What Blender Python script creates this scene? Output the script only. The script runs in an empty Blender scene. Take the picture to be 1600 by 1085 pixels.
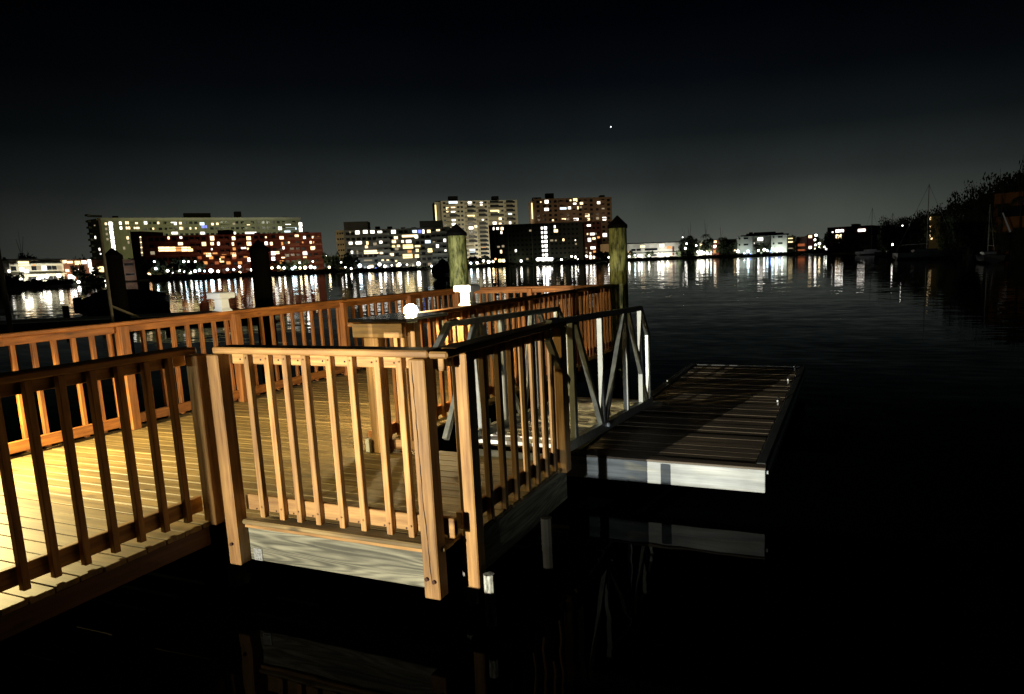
import bpy, bmesh, math, random
from mathutils import Vector, Matrix
random.seed(7)
SC = bpy.context.scene
COL = SC.collection

# ------------------------------------------------------------------ camera
# world axes: +Y runs along the pier, +X across it to the right, z = 0 is the top of the deck
ANG, PITCH, ROLL, FPX, CX, CY, EYE = 0.388255, 0.15191, -0.038169, 1088.7, 88.1, 29.5, 1.48
Fw = Vector((-math.sin(ANG) * math.cos(PITCH), math.cos(ANG) * math.cos(PITCH), -math.sin(PITCH)))
U0 = Vector((-math.sin(ANG) * math.sin(PITCH), math.cos(ANG) * math.sin(PITCH), math.cos(PITCH)))
R0 = Vector((math.cos(ANG), math.sin(ANG), 0))
Rv = math.cos(ROLL) * R0 + math.sin(ROLL) * U0
Uv = -math.sin(ROLL) * R0 + math.cos(ROLL) * U0
cam_data = bpy.data.cameras.new('camera')
cam = bpy.data.objects.new('camera', cam_data)
COL.objects.link(cam)
m = Matrix((Rv, Uv, -Fw)).transposed().to_4x4()
m.translation = (0, 0, EYE)
cam.matrix_world = m
cam_data.sensor_width = 36
cam_data.lens = FPX / 1600 * 36
cam_data.shift_x = -CX / 1600
cam_data.shift_y = CY / 1600
cam_data.clip_start = 0.05
cam_data.clip_end = 8000
SC.camera = cam

# ------------------------------------------------------------------ world: night sky with city glow
W = bpy.data.worlds.new('World')
SC.world = W
W.use_nodes = True
wn = W.node_tree.nodes
wl = W.node_tree.links
wn.clear()
out = wn.new('ShaderNodeOutputWorld')
bg = wn.new('ShaderNodeBackground')
tc = wn.new('ShaderNodeTexCoord')
sp = wn.new('ShaderNodeSeparateXYZ')
rp = wn.new('ShaderNodeValToRGB')
wl.new(tc.outputs['Generated'], sp.inputs[0])
wl.new(sp.outputs['Z'], rp.inputs[0])
els = rp.color_ramp.elements
stops = [(-0.01, (0, 0, 0)), (0.0, (.084, .092, .076)), (.05, (.055, .062, .053)), (.10, (.022, .027, .026)),
         (.16, (.0066, .0092, .0102)), (.23, (.0018, .0027, .0040)), (.30, (.0003, .0007, .0016)), (.40, (.0001, .0001, .0004)), (.6, (0, 0, 0))]
els[0].position = 0; els[0].color = (0, 0, 0, 1)
els[1].position = 1; els[1].color = (0, 0, 0, 1)
for p, c in stops[1:]:
    e = els.new(max(p, 0.0005)); e.color = (*c, 1)
# the glow is strongest over the far towers and fades round to the dark wood
glow = Vector((math.sin(math.radians(3)), math.cos(math.radians(3)), 0))
glow = (R0 * glow.x + Vector((-math.sin(ANG), math.cos(ANG), 0)) * glow.y)
dt = wn.new('ShaderNodeVectorMath'); dt.operation = 'DOT_PRODUCT'
dt.inputs[1].default_value = glow
wl.new(tc.outputs['Generated'], dt.inputs[0])
mr = wn.new('ShaderNodeMapRange')
mr.inputs['From Min'].default_value = .70; mr.inputs['From Max'].default_value = 1.0
mr.inputs['To Min'].default_value = .22; mr.inputs['To Max'].default_value = 1.08
wl.new(dt.outputs['Value'], mr.inputs['Value'])
nz = wn.new('ShaderNodeTexNoise'); nz.inputs['Scale'].default_value = 5; nz.inputs['Detail'].default_value = 4
wl.new(tc.outputs['Generated'], nz.inputs['Vector'])
mr2 = wn.new('ShaderNodeMapRange')
mr2.inputs['From Min'].default_value = .3; mr2.inputs['From Max'].default_value = .7
mr2.inputs['To Min'].default_value = .84; mr2.inputs['To Max'].default_value = 1.14
wl.new(nz.outputs['Fac'], mr2.inputs['Value'])
ml = wn.new('ShaderNodeMath'); ml.operation = 'MULTIPLY'
wl.new(mr.outputs[0], ml.inputs[0]); wl.new(mr2.outputs[0], ml.inputs[1])
wl.new(rp.outputs['Color'], bg.inputs['Color'])
wl.new(ml.outputs[0], bg.inputs['Strength'])
wl.new(bg.outputs[0], out.inputs[0])

# ------------------------------------------------------------------ lamps of the place and one added spot (the flood light stands on the quay behind the photographer)
def add_light(name, kind, loc, power, col, radius=.1, target=None, cone=60, blend=.5):
    L = bpy.data.lights.new(name, kind)
    L.energy = power; L.color = col
    L.shadow_soft_size = radius
    o = bpy.data.objects.new(name, L)
    COL.objects.link(o)
    o.location = loc
    if kind == 'SPOT':
        L.spot_size = math.radians(cone); L.spot_blend = blend
    if target is not None:
        o.rotation_euler = (Vector(target) - Vector(loc)).to_track_quat('-Z', 'Y').to_euler()
    return o

QUAY_LIGHT = (-3.626, -6.6, .74)
add_light('quay_flood_light', 'SPOT', QUAY_LIGHT, 9500, (1, .95, .80), .012, (-2.9, 6, .42), 46, .9)
WALK_LAMP = (-6.26, 2.86, .90)
add_light('walkway_lamp_light', 'SPOT', (WALK_LAMP[0] - .02, WALK_LAMP[1], WALK_LAMP[2] - .03), 620, (1, .80, .34), .03, (WALK_LAMP[0] + .75, WALK_LAMP[1] + .45, 0), 158, .6)
add_light('yard_spot_light', 'SPOT', (-.35, -6.2, .42), 1900, (.90, .97, 1), .03, (-1.25, 5.25, -.24), 10.5, .8)
add_light('added_railing_spot', 'SPOT', (-1.2, -6.3, .80), 3500, (1, .88, .74), .02, (-3.65, 9.7, .5), 9, .7)  # added spot to brighten the outer railing; no such lamp stands there

SC.view_settings.view_transform = 'Standard'
SC.view_settings.look = 'None'
SC.view_settings.exposure = 0
SC.view_settings.gamma = 1
SC.render.engine = 'CYCLES'
SC.cycles.diffuse_bounces = 1

# ------------------------------------------------------------------ pixel helpers (photo pixels, 1600 wide) used to survey positions
def ray(x, y):
    return Fw + Rv * ((x - 800 - CX) / FPX) - Uv * ((y - 542.5 - CY) / FPX)
def at(x, d, y=400):
    """ground point at horizontal distance d in the direction of pixel column x"""
    r = ray(x, y); k = d / math.hypot(r.x, r.y)
    return Vector((r.x * k, r.y * k, 0))
def zat(x, y, d):
    r = ray(x, y)
    return EYE + r.z * d / math.hypot(r.x, r.y)

# ------------------------------------------------------------------ materials
MATS = {}
def mat(name, col, rough=.7, metal=0, emis=None, estr=0, noise=None, spec=.5, bump=0):
    if name in MATS: return MATS[name]
    M = bpy.data.materials.new(name); M.use_nodes = True
    nt = M.node_tree; b = nt.nodes['Principled BSDF']
    b.inputs['Base Color'].default_value = (*col, 1)
    b.inputs['Roughness'].default_value = rough
    b.inputs['Metallic'].default_value = metal
    b.inputs['Specular IOR Level'].default_value = spec
    if emis:
        b.inputs['Emission Color'].default_value = (*emis, 1)
        b.inputs['Emission Strength'].default_value = estr
        M.cycles.emission_sampling = 'NONE'
    if noise:
        sc, amt = noise
        t = nt.nodes.new('ShaderNodeTexCoord')
        n = nt.nodes.new('ShaderNodeTexNoise'); n.inputs['Scale'].default_value = sc; n.inputs['Detail'].default_value = 5
        nt.links.new(t.outputs['Object'], n.inputs['Vector'])
        mrr = nt.nodes.new('ShaderNodeMapRange')
        mrr.inputs['From Min'].default_value = .3; mrr.inputs['From Max'].default_value = .7
        mrr.inputs['To Min'].default_value = 1 - amt; mrr.inputs['To Max'].default_value = 1 + amt
        nt.links.new(n.outputs['Fac'], mrr.inputs['Value'])
        mx = nt.nodes.new('ShaderNodeVectorMath'); mx.operation = 'SCALE'
        mx.inputs[0].default_value = col
        nt.links.new(mrr.outputs[0], mx.inputs['Scale'])
        nt.links.new(mx.outputs[0], b.inputs['Base Color'])
        if bump:
            bp = nt.nodes.new('ShaderNodeBump'); bp.inputs['Strength'].default_value = bump; bp.inputs['Distance'].default_value = .01
            nt.links.new(n.outputs['Fac'], bp.inputs['Height']); nt.links.new(bp.outputs[0], b.inputs['Normal'])
    MATS[name] = M
    return M

def wood(name, axis, c_dark, c_light, scale=9, stretch=14, rings=0, rough=.62, board=None, contrast=1.0, bump=.25):
    """stained or weathered timber, grain running along the given world axis; per-object and per-board tint"""
    if name in MATS: return MATS[name]
    M = bpy.data.materials.new(name); M.use_nodes = True
    nt = M.node_tree; N = nt.nodes; Lk = nt.links; b = N['Principled BSDF']
    geo = N.new('ShaderNodeNewGeometry'); oi = N.new('ShaderNodeObjectInfo')
    mp = N.new('ShaderNodeMapping')
    s = [scale] * 3; s[axis] = scale / stretch
    mp.inputs['Scale'].default_value = s
    add = N.new('ShaderNodeVectorMath'); add.operation = 'ADD'
    mulr = N.new('ShaderNodeMath'); mulr.operation = 'MULTIPLY'; mulr.inputs[1].default_value = 37.0
    Lk.new(oi.outputs['Random'], mulr.inputs[0])
    Lk.new(geo.outputs['Position'], add.inputs[0]); Lk.new(mulr.outputs[0], add.inputs[1])
    vec = add
    tint = None
    if board:
        sepp = N.new('ShaderNodeSeparateXYZ'); Lk.new(geo.outputs['Position'], sepp.inputs[0])
        dv = N.new('ShaderNodeMath'); dv.operation = 'DIVIDE'; dv.inputs[1].default_value = board[1]
        Lk.new(sepp.outputs[board[0]], dv.inputs[0])
        fl = N.new('ShaderNodeMath'); fl.operation = 'FLOOR'; Lk.new(dv.outputs[0], fl.inputs[0])
        wnn = N.new('ShaderNodeTexWhiteNoise'); wnn.noise_dimensions = '1D'; Lk.new(fl.outputs[0], wnn.inputs['W'])
        tint = wnn.outputs['Value']
        ad2 = N.new('ShaderNodeVectorMath'); ad2.operation = 'ADD'; Lk.new(add.outputs[0], ad2.inputs[0])
        m3 = N.new('ShaderNodeVectorMath'); m3.operation = 'SCALE'; m3.inputs['Scale'].default_value = 13
        Lk.new(wnn.outputs['Color'], m3.inputs[0]); Lk.new(m3.outputs[0], ad2.inputs[1])
        vec = ad2
    Lk.new(vec.outputs[0], mp.inputs['Vector'])
    n1 = N.new('ShaderNodeTexNoise'); n1.inputs['Scale'].default_value = 3; n1.inputs['Detail'].default_value = 7; n1.inputs['Roughness'].default_value = .65
    Lk.new(mp.outputs[0], n1.inputs['Vector'])
    fac = n1.outputs['Fac']
    if rings:
        mpw = N.new('ShaderNodeMapping'); sw = [1.0] * 3; sw[axis] = .07
        mpw.inputs['Scale'].default_value = sw
        Lk.new(vec.outputs[0], mpw.inputs['Vector'])
        nw = N.new('ShaderNodeTexNoise'); nw.inputs['Scale'].default_value = 8; nw.inputs['Detail'].default_value = 1.5
        Lk.new(mpw.outputs[0], nw.inputs['Vector'])
        sn = N.new('ShaderNodeMath'); sn.operation = 'MULTIPLY'; sn.inputs[1].default_value = rings
        Lk.new(nw.outputs['Fac'], sn.inputs[0])
        si = N.new('ShaderNodeMath'); si.operation = 'SINE'; Lk.new(sn.outputs[0], si.inputs[0])
        h = N.new('ShaderNodeMath'); h.operation = 'MULTIPLY_ADD'; h.inputs[1].default_value = .075; 
        Lk.new(si.outputs[0], h.inputs[0]); Lk.new(n1.outputs['Fac'], h.inputs[2])
        fac = h.outputs[0]
    cr = N.new('ShaderNodeValToRGB')
    cr.color_ramp.elements[0].position = .5 - .2 / contrast; cr.color_ramp.elements[0].color = (*c_dark, 1)
    cr.color_ramp.elements[1].position = .5 + .2 / contrast; cr.color_ramp.elements[1].color = (*c_light, 1)
    Lk.new(fac, cr.inputs[0])
    # knots
    vo = N.new('ShaderNodeTexVoronoi'); vo.inputs['Scale'].default_value = 1.0
    mpk = N.new('ShaderNodeMapping'); sk = [7.0] * 3; sk[axis] = 2.2; mpk.inputs['Scale'].default_value = sk
    Lk.new(vec.outputs[0], mpk.inputs['Vector']); Lk.new(mpk.outputs[0], vo.inputs['Vector'])
    kr = N.new('ShaderNodeMapRange'); kr.inputs['From Min'].default_value = .05; kr.inputs['From Max'].default_value = .14
    kr.inputs['To Min'].default_value = .35; kr.inputs['To Max'].default_value = 1
    Lk.new(vo.outputs['Distance'], kr.inputs['Value'])
    # object and board tint, broad stain
    n2 = N.new('ShaderNodeTexNoise'); n2.inputs['Scale'].default_value = 2.3; n2.inputs['Detail'].default_value = 3
    Lk.new(vec.outputs[0], n2.inputs['Vector'])
    t2 = N.new('ShaderNodeMapRange'); t2.inputs['From Min'].default_value = .3; t2.inputs['From Max'].default_value = .7
    t2.inputs['To Min'].default_value = .75; t2.inputs['To Max'].default_value = 1.2
    Lk.new(n2.outputs['Fac'], t2.inputs['Value'])
    t3 = N.new('ShaderNodeMapRange'); t3.inputs['To Min'].default_value = .78; t3.inputs['To Max'].default_value = 1.18
    Lk.new(tint if tint else oi.outputs['Random'], t3.inputs['Value'])
    ma = N.new('ShaderNodeMath'); ma.operation = 'MULTIPLY'; Lk.new(t2.outputs[0], ma.inputs[0]); Lk.new(t3.outputs[0], ma.inputs[1])
    mb = N.new('ShaderNodeMath'); mb.operation = 'MULTIPLY'; Lk.new(ma.outputs[0], mb.inputs[0]); Lk.new(kr.outputs[0], mb.inputs[1])
    sc = N.new('ShaderNodeVectorMath'); sc.operation = 'SCALE'; Lk.new(cr.outputs['Color'], sc.inputs[0]); Lk.new(mb.outputs[0], sc.inputs['Scale'])
    Lk.new(sc.outputs[0], b.inputs['Base Color'])
    b.inputs['Roughness'].default_value = rough
    bp = N.new('ShaderNodeBump'); bp.inputs['Strength'].default_value = bump; bp.inputs['Distance'].default_value = .003
    Lk.new(fac, bp.inputs['Height']); Lk.new(bp.outputs[0], b.inputs['Normal'])
    MATS[name] = M
    return M

SD, SL = (.19, .085, .020), (.43, .235, .068)
STAIN = [wood('stained_timber_%s' % a, i, SD, SL, scale=12, stretch=16, contrast=1.25, bump=.5) for i, a in enumerate('xyz')]
TIMBER_RED = [wood('redder_timber_%s' % a, i, (.15, .045, .008), (.42, .155, .028), scale=12, stretch=16, contrast=1.2, bump=.5) for i, a in enumerate('xyz')]  # redder tone for the middle, far and end railings
DECKM = wood('deck_board_timber', 0, (.105, .066, .022), (.28, .19, .072), board=(1, .12), scale=8, stretch=18, contrast=1.2)
BEAMM = [wood('weathered_timber_%s' % a, i, (.05, .046, .028), (.22, .205, .135), rings=130, scale=7, stretch=26, contrast=1.5) for i, a in enumerate('xyz')]
DARKW = wood('unlit_dark_timber', 2, (.004, .004, .003), (.012, .011, .008), scale=6, rough=.95, bump=.1)  # near-black colour stands in for timber in silhouette and shade
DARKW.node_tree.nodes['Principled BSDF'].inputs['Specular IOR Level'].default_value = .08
PILEM = wood('algae_green_pile', 2, (.03, .045, .010), (.42, .46, .17), scale=6, stretch=4, contrast=1.9)
STUBM = wood('barnacled_pile', 2, (.06, .06, .045), (.42, .42, .36), scale=16, stretch=2.5, contrast=1.8)
ALU = mat('brushed_aluminium', (.30, .32, .30), .42, .85, noise=(20, .25))
ALUW = mat('painted_aluminium', (.24, .255, .235), .45, .2, noise=(14, .15))
WHITE = mat('white_plastic', (.76, .81, .86), .4)
BLACKP = mat('black_plastic_cap', (.004, .004, .005), .8, spec=.1)
BLACKG = mat('black_glossy_board', (.008, .008, .010), .12)
STEEL = mat('galvanised_steel', (.5, .5, .48), .4, .8, noise=(60, .3))

# ------------------------------------------------------------------ mesh helpers
class MB:
    def __init__(s): s.b = bmesh.new()
    def box(s, x0, x1, y0, y1, z0, z1, bev=0):
        r = bmesh.ops.create_cube(s.b, size=1)
        vs = r['verts']
        for v in vs:
            v.co = Vector(((x0 + x1) / 2 + v.co.x * (x1 - x0), (y0 + y1) / 2 + v.co.y * (y1 - y0), (z0 + z1) / 2 + v.co.z * (z1 - z0)))
        if bev:
            es = list({e for v in vs for e in v.link_edges})
            bmesh.ops.bevel(s.b, geom=es, offset=bev, segments=1, affect='EDGES')
        return s
    def beam(s, p, q, w, h, bev=0):
        """rectangular bar from p to q, w across, h in the vertical plane"""
        p, q = Vector(p), Vector(q); d = q - p; L = d.length; d.normalize()
        up = Vector((0, 0, 1)) if abs(d.z) < .95 else Vector((0, 1, 0))
        a = d.cross(up).normalized(); c = a.cross(d).normalized()
        vs = bmesh.ops.create_cube(s.b, size=1)['verts']
        for v in vs:
            v.co = (p + q) / 2 + d * v.co.x * L + a * v.co.y * w + c * v.co.z * h
        if bev:
            es = list({e for v in vs for e in v.link_edges})
            bmesh.ops.bevel(s.b, geom=es, offset=bev, segments=1, affect='EDGES')
        return s
    def tube(s, p, q, r, r2=None, n=10, caps=True):
        p, q = Vector(p), Vector(q); d = q - p
        M = Matrix.Translation((p + q) / 2) @ d.to_track_quat('Z', 'Y').to_matrix().to_4x4()
        bmesh.ops.create_cone(s.b, cap_ends=caps, segments=n, radius1=r, radius2=r if r2 is None else r2, depth=d.length, matrix=M)
        return s
    def path(s, pts, r, n=8):
        for a, b in zip(pts, pts[1:]): s.tube(a, b, r, n=n)
        for a in pts[1:-1]: s.ball(a, r, 6)
        return s
    def ball(s, c, r, n=10, sc=(1, 1, 1)):
        M = Matrix.Translation(c) @ Matrix.Diagonal((*sc, 1))
        bmesh.ops.create_uvsphere(s.b, u_segments=n, v_segments=max(4, n // 2 + 1), radius=r, matrix=M)
        return s
    def lathe(s, c, prof, n=20):
        c = Vector(c); rings = []
        for r, z in prof:
            rings.append([s.b.verts.new(c + Vector((r * math.cos(2 * math.pi * k / n), r * math.sin(2 * math.pi * k / n), z))) for k in range(n)])
        for a, b in zip(rings, rings[1:]):
            for k in range(n):
                s.b.faces.new((a[k], a[(k + 1) % n], b[(k + 1) % n], b[k]))
        s.b.faces.new(rings[-1]); s.b.faces.new(rings[0][::-1])
        return s
    def prism(s, pts, z0, z1):
        a = [s.b.verts.new((x, y, z0)) for x, y in pts]; b = [s.b.verts.new((x, y, z1)) for x, y in pts]
        s.b.faces.new(b); s.b.faces.new(a[::-1])
        for k in range(len(pts)):
            j = (k + 1) % len(pts); s.b.faces.new((a[k], a[j], b[j], b[k]))
        return s
    def build(s, name, material, parent=None, smooth=False, shift=None, kind=None):
        if shift is not None: bmesh.ops.translate(s.b, verts=s.b.verts, vec=-Vector(shift))
        bmesh.ops.recalc_face_normals(s.b, faces=s.b.faces)
        me = bpy.data.meshes.new(name); s.b.to_mesh(me); s.b.free()
        if smooth:
            for p in me.polygons: p.use_smooth = True
        me.materials.append(material)
        o = bpy.data.objects.new(name, me); COL.objects.link(o)
        if parent: o.parent = parent
        if kind: o['kind'] = kind
        return o

def thing(name, label, cat, loc=(0, 0, 0), rz=0, group=None):
    o = bpy.data.objects.new(name, None); COL.objects.link(o)
    o.empty_display_size = .2
    o.location = loc; o.rotation_euler = (0, 0, rz)
    o['label'] = label; o['category'] = cat
    if group: o['group'] = group
    return o
def tag(o, label, cat, group=None):
    o['label'] = label; o['category'] = cat
    if group: o['group'] = group
    return o
def inst(src, name, parent, loc=None, rot=None, scale=None):
    o = bpy.data.objects.new(name, src.data); COL.objects.link(o); o.parent = parent
    if loc is not None: o.location = loc
    if rot is not None: o.rotation_euler = rot
    if scale is not None: o.scale = scale
    return o
ORD = ['first', 'second', 'third', 'fourth', 'fifth', 'sixth', 'seventh', 'eighth', 'ninth', 'tenth', 'eleventh', 'twelfth', 'thirteenth',
       'fourteenth', 'fifteenth', 'sixteenth', 'seventeenth', 'eighteenth', 'nineteenth', 'twentieth']
def copy_tree(o, parent=None):
    c = o.copy(); COL.objects.link(c)
    if parent: c.parent = parent
    for ch in o.children: copy_tree(ch, c)
    return c

# ================================================================== THE SETTING: water, shores, quay
WATER_Z = -.5
def water_material():
    M = bpy.data.materials.new('bay_water'); M.use_nodes = True
    nt = M.node_tree; N = nt.nodes; Lk = nt.links; b = N['Principled BSDF']
    b.inputs['Base Color'].default_value = (.0010, .0016, .0015, 1)
    b.inputs['Roughness'].default_value = .02
    b.inputs['IOR'].default_value = 1.065
    geo = N.new('ShaderNodeNewGeometry')
    acc = None
    # ripples as a random slope field (not a bump: a bump dies out at grazing distance)
    for (sx, sy, amp, det, off) in [(1.5, 4.2, .062, 2, 0), (.22, .85, .038, 1, 31), (.018, .055, .0, 1, 77)]:
        mp = N.new('ShaderNodeMapping'); mp.inputs['Scale'].default_value = (sx, sy, 1); mp.inputs['Location'].default_value = (off, off * .7, 0)
        mp.inputs['Rotation'].default_value = (0, 0, -ANG)
        Lk.new(geo.outputs['Position'], mp.inputs['Vector'])
        n = N.new('ShaderNodeTexNoise'); n.inputs['Scale'].default_value = 1; n.inputs['Detail'].default_value = det
        Lk.new(mp.outputs[0], n.inputs['Vector'])
        sub = N.new('ShaderNodeVectorMath'); sub.operation = 'SUBTRACT'; sub.inputs[1].default_value = (.5, .5, .5)
        Lk.new(n.outputs['Color'], sub.inputs[0])
        mu = N.new('ShaderNodeVectorMath'); mu.operation = 'MULTIPLY'; mu.inputs[1].default_value = (amp * .16, amp, 0)
        Lk.new(sub.outputs[0], mu.inputs[0])
        if acc is None: acc = mu
        else:
            a = N.new('ShaderNodeVectorMath'); a.operation = 'ADD'
            Lk.new(acc.outputs[0], a.inputs[0]); Lk.new(mu.outputs[0], a.inputs[1]); acc = a
    a = N.new('ShaderNodeVectorMath'); a.operation = 'ADD'; a.inputs[1].default_value = (0, 0, 1)
    Lk.new(acc.outputs[0], a.inputs[0])
    nn = N.new('ShaderNodeVectorMath'); nn.operation = 'NORMALIZE'; Lk.new(a.outputs[0], nn.inputs[0])
    Lk.new(nn.outputs[0], b.inputs['Normal'])
    return M
mb = MB(); mb.box(-3000, 3000, -600, 4500, WATER_Z - .3, WATER_Z)
wobj = mb.build('water', water_material()); wobj['kind'] = 'structure'

GROUND = mat('dark_ground', (.035, .04, .025), .9, noise=(.15, .3))
shore_pts = [(-260, 190), (-60, 200), (60, 215), (140, 250), (240, 330), (520, 330), (560, 300), (720, 320), (930, 300), (960, 340), (1250, 335),
             (1330, 280), (1400, 190), (1480, 130), (1560, 105), (1700, 85)]
front = [at(x, d) for x, d in shore_pts]
back = [at(x, 2600) for x, d in reversed(shore_pts)]
mb = MB(); mb.prism([(p.x, p.y) for p in front + back], WATER_Z - .25, 0)
mb.build('far_shore', GROUND)['kind'] = 'structure'
def shore_d(x):
    for (x0, d0), (x1, d1) in zip(shore_pts, shore_pts[1:]):
        if x0 <= x <= x1: return d0 + (d1 - d0) * (x - x0) / (x1 - x0)
    return 200
mb = MB(); mb.box(-12, 14, -30, .35, WATER_Z - .2, -.002)
mb.build('quay', mat('quay_asphalt', (.012, .012, .012), 1, noise=(3, .2), spec=0))['kind'] = 'structure'

# ================================================================== THE PIER
pier = thing('pier_deck', 'wooden pier deck of narrow cross boards running from the lower left out over the water', 'pier', (-5, 3, 0))
PS = (-5, 3, 0)
rng = random.Random(3)
mb = MB()
v = -7.0
while v < 10.78:
    y0 = v + (.0005 if v > 2.9 else .003); y1 = v + .12 - (.0005 if v > 2.9 else .003)
    if abs(v - 2.96) < .02: y0 += .010
    if v < 2.94: xa, xb = -6.62, -3.55
    elif v < 4.62: xa, xb = -6.62, (-1.905 if v > 3.12 else -1.972)
    else: xa, xb = -6.62, -3.53
    xb += rng.uniform(-.008, .008); xa += rng.uniform(-.01, .01)
    if 1:
        dz = rng.uniform(-.0015, .0015)
        mb.box(xa, xb, y0, y1, -.03 + dz, dz, (.008 if v > 2.9 else .003) if v > .5 else 0)
    v += .12
mb.build('deck_boards', DECKM, pier, shift=PS)
def pp(name, m_, *boxes, bev=.004, parent=None):
    mb = MB()
    for bx in boxes: mb.box(*bx, bev)
    return mb.build(name, m_, parent or pier, shift=PS)
pp('rim_beam', BEAMM[0], (-3.378, -2.075, 3.004, 3.044, -.265, -.034))
pp('trim_board', STAIN[0], (-3.378, -2.08, 2.982, 3.003, -.052, -.004))
pp('rim_beam', BEAMM[1], (-1.955, -1.915, 3.25, 4.57, -.27, -.034))
pp('rim_beam', wood('shaded_beam_dark', 1, (.03, .010, .003), (.09, .035, .010)), (-3.60, -3.572, -7, 2.90, -.15, -.034))  # colour darkened so the outer beam face reads as unlit
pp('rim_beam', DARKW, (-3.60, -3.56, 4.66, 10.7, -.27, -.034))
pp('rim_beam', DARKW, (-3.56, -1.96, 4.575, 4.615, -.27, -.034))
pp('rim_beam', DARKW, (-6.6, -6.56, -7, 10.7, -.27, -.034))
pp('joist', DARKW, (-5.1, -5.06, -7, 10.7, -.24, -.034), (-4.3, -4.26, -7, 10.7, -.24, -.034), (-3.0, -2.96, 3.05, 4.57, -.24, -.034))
# under-deck support posts standing in the water
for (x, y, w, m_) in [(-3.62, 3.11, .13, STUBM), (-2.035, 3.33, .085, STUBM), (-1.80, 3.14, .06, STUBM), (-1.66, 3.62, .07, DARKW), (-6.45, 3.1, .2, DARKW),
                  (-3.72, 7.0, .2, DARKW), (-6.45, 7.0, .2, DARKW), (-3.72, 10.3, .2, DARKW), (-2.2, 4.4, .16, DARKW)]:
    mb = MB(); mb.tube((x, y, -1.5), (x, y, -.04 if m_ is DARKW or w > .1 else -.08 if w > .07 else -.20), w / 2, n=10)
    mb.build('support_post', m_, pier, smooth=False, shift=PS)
# steel bracket and bolts on the front
mb = MB(); mb.box(-3.345, -3.28, 2.998, 3.003, -.262, -.185)
for i in range(3):
    for j in range(2): mb.tube((-3.33 + .018 * i, 2.99, -.25 + .035 * j), (-3.33 + .018 * i, 3.0, -.25 + .035 * j), .004, n=6)
mb.build('steel_bracket', STEEL, pier, shift=PS)
pp('threshold_plate', ALUW, (-2.80, -1.96, 4.55, 4.72, .002, .012), bev=.002)

# ------------------------------------------------------------------ railings
BAL = {}
def railing(label, p0, p1, side, posts, bals, post_side=1, cap_ext=(0, 0), zb=.02, post_z=0.0, cap=True, name='wooden_railing', rails=True, post_mat=None, bal_z1=1.008, capw=.14, cap_off=0, stain=None):
    """axis-aligned railing. side = direction (+1/-1) of the outer face, where balusters hang"""
    STN = stain or STAIN
    along = 1 if abs(p1[1] - p0[1]) > abs(p1[0] - p0[0]) else 0
    acr = 1 - along
    a0, a1 = p0[along], p1[along]; c = p0[acr]
    loc = [0, 0, 0]; loc[along] = (a0 + a1) / 2; loc[acr] = c
    t = thing(name, label, 'railing', loc)
    def bx(mb, s0, s1, c0, c1, z0, z1, bev=.004):
        if c0 > c1: c0, c1 = c1, c0
        if along: mb.box(c0, c1, s0, s1, z0, z1, bev)
        else: mb.box(s0, s1, c0, c1, z0, z1, bev)
    S = side
    if cap:
        mb = MB(); bx(mb, a0 - cap_ext[0], a1 + cap_ext[1], c - S * (capw - .03) + S * cap_off, c + S * .03 + S * cap_off, 1.012, 1.050, .007)
        mb.build('cap_rail', STN[along], t, shift=loc)
    if rails:
        mb = MB(); bx(mb, a0, a1, c - S * .075, c - S * .037, .945, 1.010); mb.build('top_rail', STN[along], t, shift=loc)
        mb = MB(); bx(mb, a0, a1, c - S * .075, c - S * .037, .045, .140); mb.build('bottom_rail', STN[along], t, shift=loc)
    key = (along, S, zb, bal_z1, STN[0].name)
    if key not in BAL and bals:
        mb = MB(); 
        if along: mb.box(-.036 * (S > 0), .036 * (S < 0), -.018, .018, zb, bal_z1, .003)
        else: mb.box(-.018, .018, -.036 * (S > 0), .036 * (S < 0), zb, bal_z1, .003)
        BAL[key] = mb.build('baluster', STN[2], t)
        first = BAL[key]
    else: first = None
    for k, s in enumerate(bals):
        o = first if (first and k == 0) else inst(BAL[key], 'baluster', t)
        l = [0, 0, 0]; l[along] = s - loc[along]; o.location = l
        tilt = random.uniform(-.0025, .0025)
        o.rotation_euler = (tilt, 0, 0) if along else (0, tilt, 0)
    for (s, cc, w, z0, z1) in posts:
        mb = MB(); bx(mb, s - w / 2, s + w / 2, cc - .045, cc + .045, z0, z1, .005)
        mb.build('post', post_mat or STN[2], t, shift=loc)
    return t
def spaced(a, b, n): return [a + (b - a) * k / (n - 1) for k in range(n)]

# near-left railing along the walkway
nb = [1.912, 2.055, 2.203, 2.359, 2.507, 2.655, 2.803]
nb = [1.912 - .146 * k for k in range(1, 50)][::-1] + nb
railing('long stained railing on the near side of the lit walkway at the lower left', (-3.605, -5.4), (-3.605, 2.93), 1,
        [(2.935, -3.55, .09, -.02, 1.01), (.9, -3.70, .09, 0, 1.01), (-1.3, -3.70, .09, 0, 1.01), (-3.5, -3.70, .09, 0, 1.01)], nb, cap_ext=(0, .03), capw=.15)
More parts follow.
